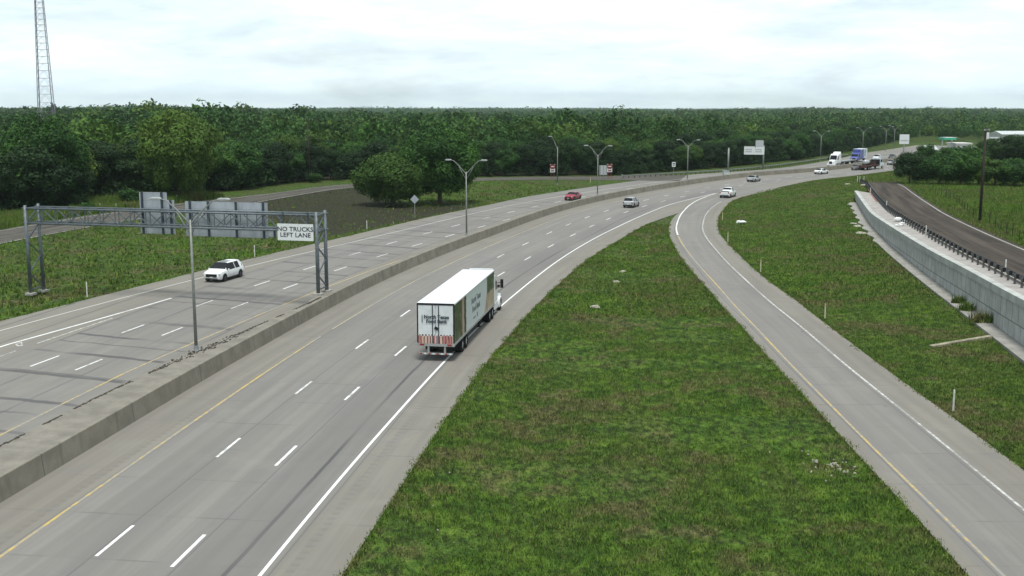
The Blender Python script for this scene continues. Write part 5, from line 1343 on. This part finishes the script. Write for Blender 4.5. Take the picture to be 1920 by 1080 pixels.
# ---- lorries
M_trailer = carpaint('trailer_white', (.78, .80, .82), .35); M_underside = simple('chassis_black', (.02, .02, .021), .7, 0, .3, .3); M_doorw = simple('trailer_door_white', (.66, .70, .71), .45, 0, .4, .08, 1.5)
M_ink = simple('lettering_ink', (.035, .05, .06), .6, 0, .3, .05); M_ink2 = simple('grey_lettering_ink', (.13, .16, .18), .6, 0, .3, .05)
M_bump = simple('rear_guard_steel', (.36, .37, .37), .5, .3, .5, .1)
def side_graphic():
    g = G('trailer_side_print', .4, 0, .4); X = g.xyz(g.obj()); x, z = X[0], X[2]; o = g.obj()
    leaf = g.mix(g.rng(g.noise(g.sc(o, (1, 1, .7)), 2.3, 5, .65, .8), .38, .62), (.018, .034, .012), (.085, .115, .045))
    leaf = g.mix(g.rng(g.noise(o, 1.1, 2), .55, .7), leaf, (.23, .28, .20))
    skin = g.mix(g.rng(g.noise(g.sc(o, (1.6, 1, .5)), 1.3, 3), .4, .6), (.36, .25, .17), (.50, .41, .31))
    c = (.62, .67, .68)
    wob = g.mth('MULTIPLY', g.mth('SUBTRACT', g.noise(g.sc(o, (.0, 0, 1)), 1.4, 3), .5), .9); xw = g.mth('ADD', x, wob)
    c = g.mix(g.rng(xw, 4.25, 4.3, 1, 0, False), c, (.50, .52, .50))
    c = g.mix(g.rng(xw, 4.0, 4.05, 1, 0, False), c, (.030, .026, .025))
    c = g.mix(g.rng(xw, 3.35, 3.4, 1, 0, False), c, skin)
    c = g.mix(g.mth('MULTIPLY', g.rng(xw, 2.55, 2.6, 1, 0, False), 1.0), c, (.10, .07, .055))
    c = g.mix(g.rng(g.mth('ADD', xw, g.mth('MULTIPLY', z, .25)), 3.0, 3.05, 1, 0, False), c, leaf)
    # the front end of the print: a tan triangle and greenery
    tri = g.rng(g.mth('SUBTRACT', x, g.mth('MULTIPLY', g.mth('SUBTRACT', z, 1.2), .75)), 11.3, 11.36, 0, 1, False)
    low = g.mth('MULTIPLY', tri, 1.0)
    c = g.mix(low, c, skin)
    gl_ = g.mth('MULTIPLY', g.rng(x, 12.5, 12.55, 0, 1, False), g.rng(z, 2.55, 2.6, 0, 1, False))
    c = g.mix(gl_, c, leaf); g.base(c); return g.m
def people_band():
    g = G('trailer_rear_people_print', .45, 0, .4); X = g.xyz(g.obj()); y, z = X[1], X[2]
    y2 = g.mth('ADD', y, g.mth('MULTIPLY', g.noise(g.obj(), 3.0, 2), .12)); cell = g.mth('FLOOR', g.mth('DIVIDE', y2, .21)); fy = g.mth('ABSOLUTE', g.mth('SUBTRACT', g.mth('FRACT', g.mth('DIVIDE', y2, .21)), .5))
    r1 = g.white(g.vec(cell, 1.0)); r2 = g.white(g.vec(cell, 5.0))
    body = g.mix(r1, (.56, .36, .26), (.64, .52, .46)); body = g.mix(g.rng(r2, .62, .64), body, (.46, .20, .19)); body = g.mix(g.rng(fy, .30, .42), body, (.10, .05, .04))
    headz = g.mth('ADD', 1.82, g.mth('MULTIPLY', r2, .12)); top_ = g.mth('SUBTRACT', z, headz)
    c = g.mix(g.rng(top_, -.14, -.13, 0, 1, False), body, (.66, .70, .71))
    hd_ = g.mth('ADD', g.mth('MULTIPLY', g.mth('MULTIPLY', fy, .21), g.mth('MULTIPLY', fy, .21)), g.mth('MULTIPLY', g.mth('ADD', top_, .06), g.mth('ADD', top_, .06)))
    c = g.mix(g.rng(hd_, .0040, .0048, 1, 0, False), c, g.mix(r1, (.03, .02, .02), (.20, .12, .08))); g.base(c); return g.m
def dual(parent, x, r=.51, out=1.24, rim=M_rim_w):
    for s_ in (1, -1): wheel(parent, x, s_ * (out - .30), r, .56, rim, s_)
def tractor(t, x0, paint, sleeper=False, wheels=True, high=3.35):
    """cab whose back wall is at x0 and whose bumper is at about x0 + 5.2"""
    xl = x0 + (1.9 if sleeper else .0)
    prof = [(x0, 1.0), (xl + 1.75, 1.0), (xl + 1.85, 2.0), (xl + 1.15, high - .42), (xl + .7, high - .12), (x0 + .1, high)]
    c = MB().prism(prof, -1.12, 1.12).build('cab', paint, t, bevel=.10)
    MB().add([(xl + 1.865, -1.0, 2.02), (xl + 1.865, 1.0, 2.02), (xl + 1.20, .92, high - .47), (xl + 1.20, -.92, high - .47)], [(0, 1, 2, 3)]).build('windscreen', M_glass, c)
    for s_ in (1, -1): MB().add([(xl + .55, s_ * 1.128, 2.05), (xl + 1.6, s_ * 1.128, 2.05), (xl + 1.12, s_ * 1.128, high - .62), (xl + .6, s_ * 1.128, high - .62)], [(0, 1, 2, 3)]).build('side_window', M_glass, c)
    hd_ = MB(); hp = [(xl + 1.72, .95, 2.06), (xl + 3.1, .80, 1.92), (xl + 3.75, .62, 1.62), (xl + 3.9, .55, 1.0)]
    ring = []
    for x, w_, z in hp: ring.append([(x, -w_, .75), (x, -w_, z - .22), (x, -w_ * .72, z), (x, w_ * .72, z), (x, w_, z - .22), (x, w_, .75)])
    fl = [p_ for r_ in ring for p_ in r_]; fs = [(a * 6 + k, a * 6 + k + 1, (a + 1) * 6 + k + 1, (a + 1) * 6 + k) for a in range(3) for k in range(5)] + [(18, 19, 20, 21, 22, 23)]
    hd_.add(fl, fs).build('hood', paint, t)
    MB().box((xl + 3.92, 0, 1.22), (.05, .85, .75)).build('radiator_grille', M_trim, t)
    MB().box((xl + 3.85, 0, .62), (.35, 2.2, .38)).build('front_bumper', paint, t, bevel=.06)
    xf = xl + 2.85
    for s_ in (1, -1):
        ar = [(xf + .66 * cos(a), .50 + .70 * sin(a)) for a in np.linspace(-.2, pi + .2, 12)] + [(xf + .56 * cos(a), .50 + .58 * sin(a)) for a in np.linspace(pi + .2, -.2, 12)]
        MB().prism(ar, s_ * .62, s_ * 1.20).build('fender', paint, t)
        MB().box((xl + 3.62, s_ * .88, 1.12), (.3, .36, .26)).build('headlight', M_head, t, bevel=.04)
        MB().bar((xl + 1.72, s_ * 1.1, 2.5), (xl + 1.85, s_ * 1.42, 2.5), .05).box((xl + 1.86, s_ * 1.44, 2.42), (.12, .24, .72)).build('mirror', M_trim, t)
        MB().box((xl + 2.75, s_ * 1.02, 2.05), (.1, .2, .24)).build('hood_mirror', M_trim, t)
        MB().prism([(x0 + .2, .45), (xl + 1.7, .45), (xl + 1.7, 1.0), (x0 + .2, 1.0)], s_ * .75, s_ * 1.15).build('fuel_tank_fairing', paint if not sleeper else M_chrome, t)
        if wheels: wheel(t, xf, s_ * 1.02, .50, .30, M_rim_w, s_)
    MB().prism([(x0 + .15, high), (x0 + 1.2, high - .05), (x0 + .95, high + .28), (x0 + .15, high + .5)], -1.0, 1.0).build('roof_fairing', paint, t, bevel=.06)
    MB().tube([(x0 - .12, .95, 1.0), (x0 - .12, .95, high + .1)], .08, 8).build('exhaust_stack', M_chrome, t)
    return xl
def box_body(t, x0, x1, z0, z1, w_, mat, name='trailer'):
    return MB().box(((x0 + x1) / 2, 0, (z0 + z1) / 2), (x1 - x0, w_, z1 - z0)).build(name, mat, t, bevel=.03)
# the big semi in the outer lane
rear_l, rear_r = P(785, 568, 3.98), P(848.5, 570, 3.98); fr_r = P(923, 507, 3.98)
hd = (fr_r - rear_r)[:2]; hd /= np.linalg.norm(hd); ctr = (rear_l + rear_r)[:2] / 2
semi = thing('semi_truck', 'white semi truck with printed box trailer in the outer lane of the right carriageway', 'truck', (ctr[0], ctr[1], .008), math.atan2(hd[1], hd[0]))
TL = 15.9; TW = 2.56; Z0, Z1 = 1.12, 3.98
def roof_white():
    g = G('trailer_white_grimy', .38, 0, .4); o = g.obj(); X = g.xyz(o)
    rib = g.grid(X[0], 1.22, .045); n = g.noise(g.sc(o, (.35, 2.2, 1)), 1.3, 5, .6)
    c = g.mix(g.rng(n, .45, .75, 0, .45), (.78, .80, .82), (.52, .52, .50)); c = g.mix(g.mth('MULTIPLY', rib, .35), c, (.42, .43, .43)); g.base(c); return g.m
tr = box_body(semi, 0, TL, Z0, Z1, TW, roof_white())
MB().box((TL / 2, -TW / 2 - .006, (Z0 + Z1) / 2 + .02), (TL - .12, .012, Z1 - Z0 - .26)).build('side_print', side_graphic(), tr); MB().box((TL / 2, TW / 2 + .006, (Z0 + Z1) / 2 + .02), (TL - .12, .012, Z1 - Z0 - .26)).build('side_print', M_doorw, tr)
for s_ in (1, -1):
    MB().box((TL / 2, s_ * (TW / 2 + .012), Z1 - .05), (TL, .03, .10)).build('top_rail', M_trailer, tr); MB().box((TL / 2, s_ * (TW / 2 + .012), Z0 + .04), (TL, .03, .14)).build('bottom_rail', M_bump, tr)
rr2 = MB().box((-.02, 0, Z1 - .06), (.08, TW + .02, .13))
for s_ in (1, -1): rr2.box((-.02, s_ * (TW / 2 - .035), (Z0 + Z1) / 2), (.08, .09, Z1 - Z0 - .14))
rr2.build('rear_frame', M_underside, tr); MB().box((-.03, 0, Z0 + .03), (.10, TW + .04, .22)).build('rear_sill', M_bump, tr)
for s_ in (1, -1):
    d = MB().box((-.02, s_ * (TW / 4 - .015), (Z0 + Z1) / 2 + .05), (.05, TW / 2 - .10, Z1 - Z0 - .30)).build('rear_door', M_doorw, tr)
    MB().tube([(-.075, s_ * .21, Z0 + .12), (-.075, s_ * .21, Z1 - .14)], .035, 6).build('lock_rod', M_truss_dk, d)
    MB().box((-.066, s_ * (TW / 4 - .015), Z0 + .42), (.03, TW / 2 - .13, .62)).build('people_print', None, d)
pb_m = people_band()
for o in bpy.data.objects:
    if o.name.startswith('people_print'): o.data.materials.clear(); o.data.materials.append(pb_m)
MB().box((-.08, -.05, 2.28), (.03, .26, .20), rx=.5).build('door_latch', M_trim, tr)
RR = (pi / 2, 0, -pi / 2)
text('North Texas\nFood Bank', .33, M_ink, tr, (-.085, -.06, 2.90), RR, off=.012, sx_=1.0, line=.92)
MB().box((-.085, .92, 2.92), (.01, .05, .52)).build('logo_mark', M_ink, tr)
text('North Texas\nFood Bank', .62, M_ink2, tr, (7.9, -TW / 2 - .016, 2.72), (pi / 2, 0, 0), off=.02, sx_=1.15, line=1.05)
MB().box((7.2, -TW / 2 - .016, 1.72), (.9, .01, .10)).box((8.35, -TW / 2 - .016, 1.75), (.28, .01, .34)).build('logo_mark', M_ink2, tr)
# underride guard, bogie, landing legs
gm = MB().box((-.02, 0, .52), (.08, 2.3, .11))
gm.build('rear_guard', M_bump, semi)
for s_ in (.52, -.62): MB().box((.0, s_, .82), (.09, .13, .62)).build('guard_post', M_bump, semi)
for k in range(8): MB().box((-.065, -1.0 + k * .29, .52), (.012, .15, .09)).build('reflector_strip', M_tail if k % 2 else M_sign_w, semi)
for s_ in (1, -1): MB().box((-.09, s_ * .95, Z0 + .03), (.02, .30, .10)).build('taillight', M_tail, semi)
MB().box((8, 0, .98), (15.6, 1.1, .24)).box((3.9, 0, .72), (2.6, 1.0, .3)).build('chassis', M_underside, semi)
for x in (3.25, 4.55): dual(semi, x)
for s_ in (1, -1): MB().box((2.45, s_ * 1.0, .62), (.03, .6, .75)).build('mud_flap', M_black, semi); MB().box((11.6, s_ * .8, .62), (.16, .16, .9)).box((11.6, s_ * .8, .16), (.32, .32, .06)).build('landing_leg', M_underside, semi)
for x in (14.35, 15.65): dual(semi, x)
MB().box((16.8, 0, .85), (6.5, .95, .25)).build('tractor_frame', M_underside, semi)
tractor(semi, TL + 1.05, WHITE, False, True, 3.42)
# far left carriageway: white road tractor with an empty flatbed, blue box truck
p = P(1566, 313); hd = hd_at(p, False); s0 = HW.su(p[None, :2])[0]
q_ = P(1556, 313.2)[:2]; hd = hd_at(q_, False)
t = thing('road_tractor', 'white road tractor with sleeper pulling an empty flatbed on the far left carriageway', 'truck', (*along(q_, hd, -7.2), .008), math.atan2(hd[1], hd[0]))
MB().box((1.5, 0, .85), (7.5, .95, .25)).build('tractor_frame', M_underside, t)
tractor(t, .9, WHITE, True, True, 3.7)
for x in (-1.2, .15): dual(t, x)
MB().box((-6.4, 0, 1.32), (12.6, 2.5, .18)).box((-6.4, 0, 1.05), (12, .9, .34)).build('flatbed', simple('flatbed_deck', (.24, .27, .26), .7), t)
for x in (-11.2, -9.9): dual(t, x)
BLUE = carpaint('blue_truck_paint', (.075, .10, .34)); PALE = carpaint('pale_box_white', (.62, .70, .74), .4)
q_ = P(1600, 304.6)[:2]; hd = hd_at(q_, False)
t = thing('box_truck', 'blue and white box truck on the far left carriageway behind the road tractor', 'truck', (*along(q_, hd, -4), .008), math.atan2(hd[1], hd[0]))
box_body(t, -7.0, .6, 1.05, 4.05, 2.5, PALE, 'box'); bb = t.children[-1]
for s_ in (1, -1): MB().box((-1.2, s_ * 1.262, 2.5), (3.4, .02, 2.7)).build('side_print', BLUE, bb); MB().box((-4.4, s_ * 1.262, 2.7), (1.0, .02, 2.0)).build('side_stripe', simple('slate_print', (.16, .22, .33), .5), bb)
MB().box((.62, 0, 2.55), (.03, 2.44, 2.9)).build('front_print', BLUE, bb)
MB().prism([(.7, .6), (3.7, .6), (3.75, 1.35), (3.0, 1.75), (2.4, 2.85), (.7, 2.95)], -1.15, 1.15).build('cab', BLUE, t, bevel=.1); cb = t.children[-1]
MB().add([(3.0, -1.0, 1.80), (3.0, 1.0, 1.80), (2.45, .95, 2.74), (2.45, -.95, 2.74)], [(0, 1, 2, 3)]).build('windscreen', M_glass, cb)
for s_ in (1, -1):
    MB().add([(1.2, s_ * 1.158, 1.85), (2.7, s_ * 1.158, 1.85), (2.3, s_ * 1.158, 2.7), (1.2, s_ * 1.158, 2.7)], [(0, 1, 2, 3)]).build('side_window', M_glass, cb)
    MB().box((3.72, s_ * .8, 1.1), (.1, .35, .22)).build('headlight', M_head, t); wheel(t, 2.7, s_ * 1.0, .48, .3, M_rim_w, s_)
MB().box((3.8, 0, .62), (.25, 2.2, .3)).build('front_bumper', M_trim, t); MB().box((3.76, 0, 1.1), (.06, .9, .5)).build('grille', M_trim, t)
dual(t, -4.6); MB().box((-1.5, 0, .85), (10, .9, .3)).build('chassis', M_underside, t)
# flatbed truck driving away on the far right carriageway
p = P(1616, 319.5); hd = hd_at(p)
t = thing('flatbed_truck', 'flatbed truck carrying a white tank and brown crates on the far right carriageway', 'truck', (p[0], p[1], .008), math.atan2(hd[1], hd[0])); M_rust = simple('rusty_deck', (.075, .038, .032), .85, 0, .25, .4)
MB().box((5.0, 0, 1.15), (10, 2.5, .22)).box((0, 0, .85), (.12, 2.4, .4)).build('deck', M_rust, t); MB().box((5.5, 0, .85), (11, .9, .3)).build('chassis', M_underside, t)
for s_ in (1, -1): MB().box((-.03, s_ * .9, 1.0), (.06, .3, .14)).build('taillight', M_tail, t)
MB().box((10.0, 0, 1.9), (.12, 2.4, 1.5)).build('headboard', M_trim, t)
for x in (2.0, 3.35): dual(t, x)
MB().prism([(10.3, .7), (13.4, .7), (13.5, 1.6), (12.4, 1.9), (11.8, 2.85), (10.3, 2.9)], -1.15, 1.15).build('cab', PALE, t, bevel=.08)
for s_ in (1, -1): wheel(t, 12.6, s_ * 1.0, .48, .3, M_rim_w, s_); MB().add([(10.7, s_ * 1.158, 1.85), (12.1, s_ * 1.158, 1.85), (11.75, s_ * 1.158, 2.65), (10.7, s_ * 1.158, 2.65)], [(0, 1, 2, 3)]).build('side_window', M_glass, t)
zz = .008; c_, s_ = t.rotation_euler[2], 0
def put(lx, ly, lz): v = rot2((lx, ly), t.rotation_euler[2]); return (t.location[0] + v[0], t.location[1] + v[1], lz)
tk = thing('water_tank', 'white tank strapped on the flatbed truck', 'tank', put(3.0, .1, 1.265), t.rotation_euler[2]); MB().tube([(-1.3, 0, .80), (-1.15, 0, .80), (1.15, 0, .80), (1.3, 0, .80)], [.4, .68, .68, .4], 14).build('vessel', SILVER, tk, True)
for x in (-.9, .9): MB().box((x, 0, .2), (.25, 1.3, .42)).build('cradle', M_underside, tk)
for i, (x, y, h_, lb) in enumerate(((6.4, .55, 1.1, 'brown crate on the flatbed truck, behind the headboard on the left'), (6.2, -.6, .8, 'lower brown crate on the flatbed truck, nearest the shoulder'), (8.2, 0, 1.3, 'tall dark crate on the flatbed truck just behind the cab'))):
    ck = thing('crate', lb, 'crate', put(x, y, 1.265), t.rotation_euler[2]); MB().box((0, 0, h_ / 2), (1.5, 1.05, h_)).build('box', M_rust if i < 2 else M_underside, ck, bevel=.02)
    MB().box((0, 0, h_ + .03), (1.56, 1.1, .06)).build('lid', M_wood, ck)

# ------------------------------------------------------------------ light, sky, camera
SUN_EL, SUN_AZ = 72.0, 172.0     # azimuth clockwise from the camera's forward direction (+Y)
w = bpy.data.worlds.new('World'); scn.world = w; w.use_nodes = True
nt = w.node_tree; bg = nt.nodes['Background']
sky = nt.nodes.new('ShaderNodeTexSky'); sky.sky_type = 'NISHITA'; sky.sun_disc = False
sky.sun_elevation = R(SUN_EL); sky.sun_rotation = R(SUN_AZ); sky.altitude = 100; sky.air_density = 1.0; sky.dust_density = 2.0
tc = nt.nodes.new('ShaderNodeTexCoord')
def wn(kind, **kw):
    n = nt.nodes.new(kind)
    for k, v in kw.items(): setattr(n, k, v)
    return n
mp = wn('ShaderNodeMapping'); mp.inputs['Scale'].default_value = (1.0, 1.0, 5.5); nt.links.new(tc.outputs['Generated'], mp.inputs[0])
n1 = wn('ShaderNodeTexNoise'); n1.inputs['Scale'].default_value = 3.1; n1.inputs['Detail'].default_value = 7; n1.inputs['Roughness'].default_value = .6; n1.inputs['Distortion'].default_value = .4
nt.links.new(mp.outputs[0], n1.inputs['Vector'])
n2 = wn('ShaderNodeTexNoise'); n2.inputs['Scale'].default_value = 9.0; n2.inputs['Detail'].default_value = 6; n2.inputs['Roughness'].default_value = .62
nt.links.new(mp.outputs[0], n2.inputs['Vector'])
mr = wn('ShaderNodeMapRange', interpolation_type='SMOOTHSTEP'); nt.links.new(n1.outputs['Fac'], mr.inputs[0])
for i, v in enumerate((.30, .56, .62, .97)): mr.inputs[i + 1].default_value = v
cr = wn('ShaderNodeValToRGB'); nt.links.new(n2.outputs['Fac'], cr.inputs[0])
cr.color_ramp.elements[0].position = .38; cr.color_ramp.elements[0].color = (8.7, 10.1, 11.0, 1)
cr.color_ramp.elements[1].position = .58; cr.color_ramp.elements[1].color = (10.0, 11.4, 11.8, 1)
mx = wn('ShaderNodeMix', data_type='RGBA')
nt.links.new(mr.outputs[0], mx.inputs[0]); nt.links.new(sky.outputs[0], mx.inputs[6]); nt.links.new(cr.outputs[0], mx.inputs[7])
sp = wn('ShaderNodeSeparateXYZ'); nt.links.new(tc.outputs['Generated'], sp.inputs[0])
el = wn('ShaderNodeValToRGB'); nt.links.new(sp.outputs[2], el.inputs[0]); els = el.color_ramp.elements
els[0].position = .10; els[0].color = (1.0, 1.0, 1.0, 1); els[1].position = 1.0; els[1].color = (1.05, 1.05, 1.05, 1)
for ps, v in ((.24, .46), (.62, .46), (.85, .80)):  # sky shaped darker at middle elevations, out of view, to cut side light
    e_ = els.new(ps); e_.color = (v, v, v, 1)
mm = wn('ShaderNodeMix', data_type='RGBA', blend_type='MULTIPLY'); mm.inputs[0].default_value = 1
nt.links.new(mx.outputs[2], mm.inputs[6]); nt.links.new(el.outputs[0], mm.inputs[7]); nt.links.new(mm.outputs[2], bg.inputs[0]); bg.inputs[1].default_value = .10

ld = bpy.data.lights.new('sun', 'SUN'); ld.energy = 2.9; ld.angle = R(14); ld.color = (1, .97, .91)
lo = bpy.data.objects.new('sun', ld); col.objects.link(lo)
d = np.array([sin(R(SUN_AZ)) * cos(R(SUN_EL)), cos(R(SUN_AZ)) * cos(R(SUN_EL)), sin(R(SUN_EL))])
from mathutils import Vector
lo.rotation_euler = Vector((-d[0], -d[1], -d[2])).to_track_quat('-Z', 'Y').to_euler(); lo.location = (0, 0, 60)

cam = bpy.data.cameras.new('camera'); co = bpy.data.objects.new('camera', cam); col.objects.link(co)
cam.sensor_width = 36; cam.lens = F / 1920 * 36; cam.clip_start = .5; cam.clip_end = 30000
co.location = (0, 0, H); co.rotation_euler = (pi / 2 - TH, 0, 0); scn.camera = co
vs = scn.view_settings; vs.view_transform = 'Standard'; vs.look = 'None'; vs.exposure = .20; vs.gamma = 1
scn.cycles.use_denoising = True
scn.cycles.max_bounces = 6; scn.cycles.diffuse_bounces = 3

# ------------------------------------------------------------------ the humid air
hz = G('humid_air'); hz.t.nodes.remove(hz.b)
pv = hz.nd('ShaderNodeVolumePrincipled'); pv.inputs['Color'].default_value = (.80, .95, .95, 1); pv.inputs['Density'].default_value = .00008; pv.inputs['Anisotropy'].default_value = .2
hz.t.links.new(pv.outputs[0], hz.t.nodes['Material Output'].inputs['Volume'])
hb = MB().box((0, 3800, 52), (13000, 9600, 107)).build('haze', hz.m); tag(hb, 'thin pale haze over the whole landscape', 'haze', kind='stuff')
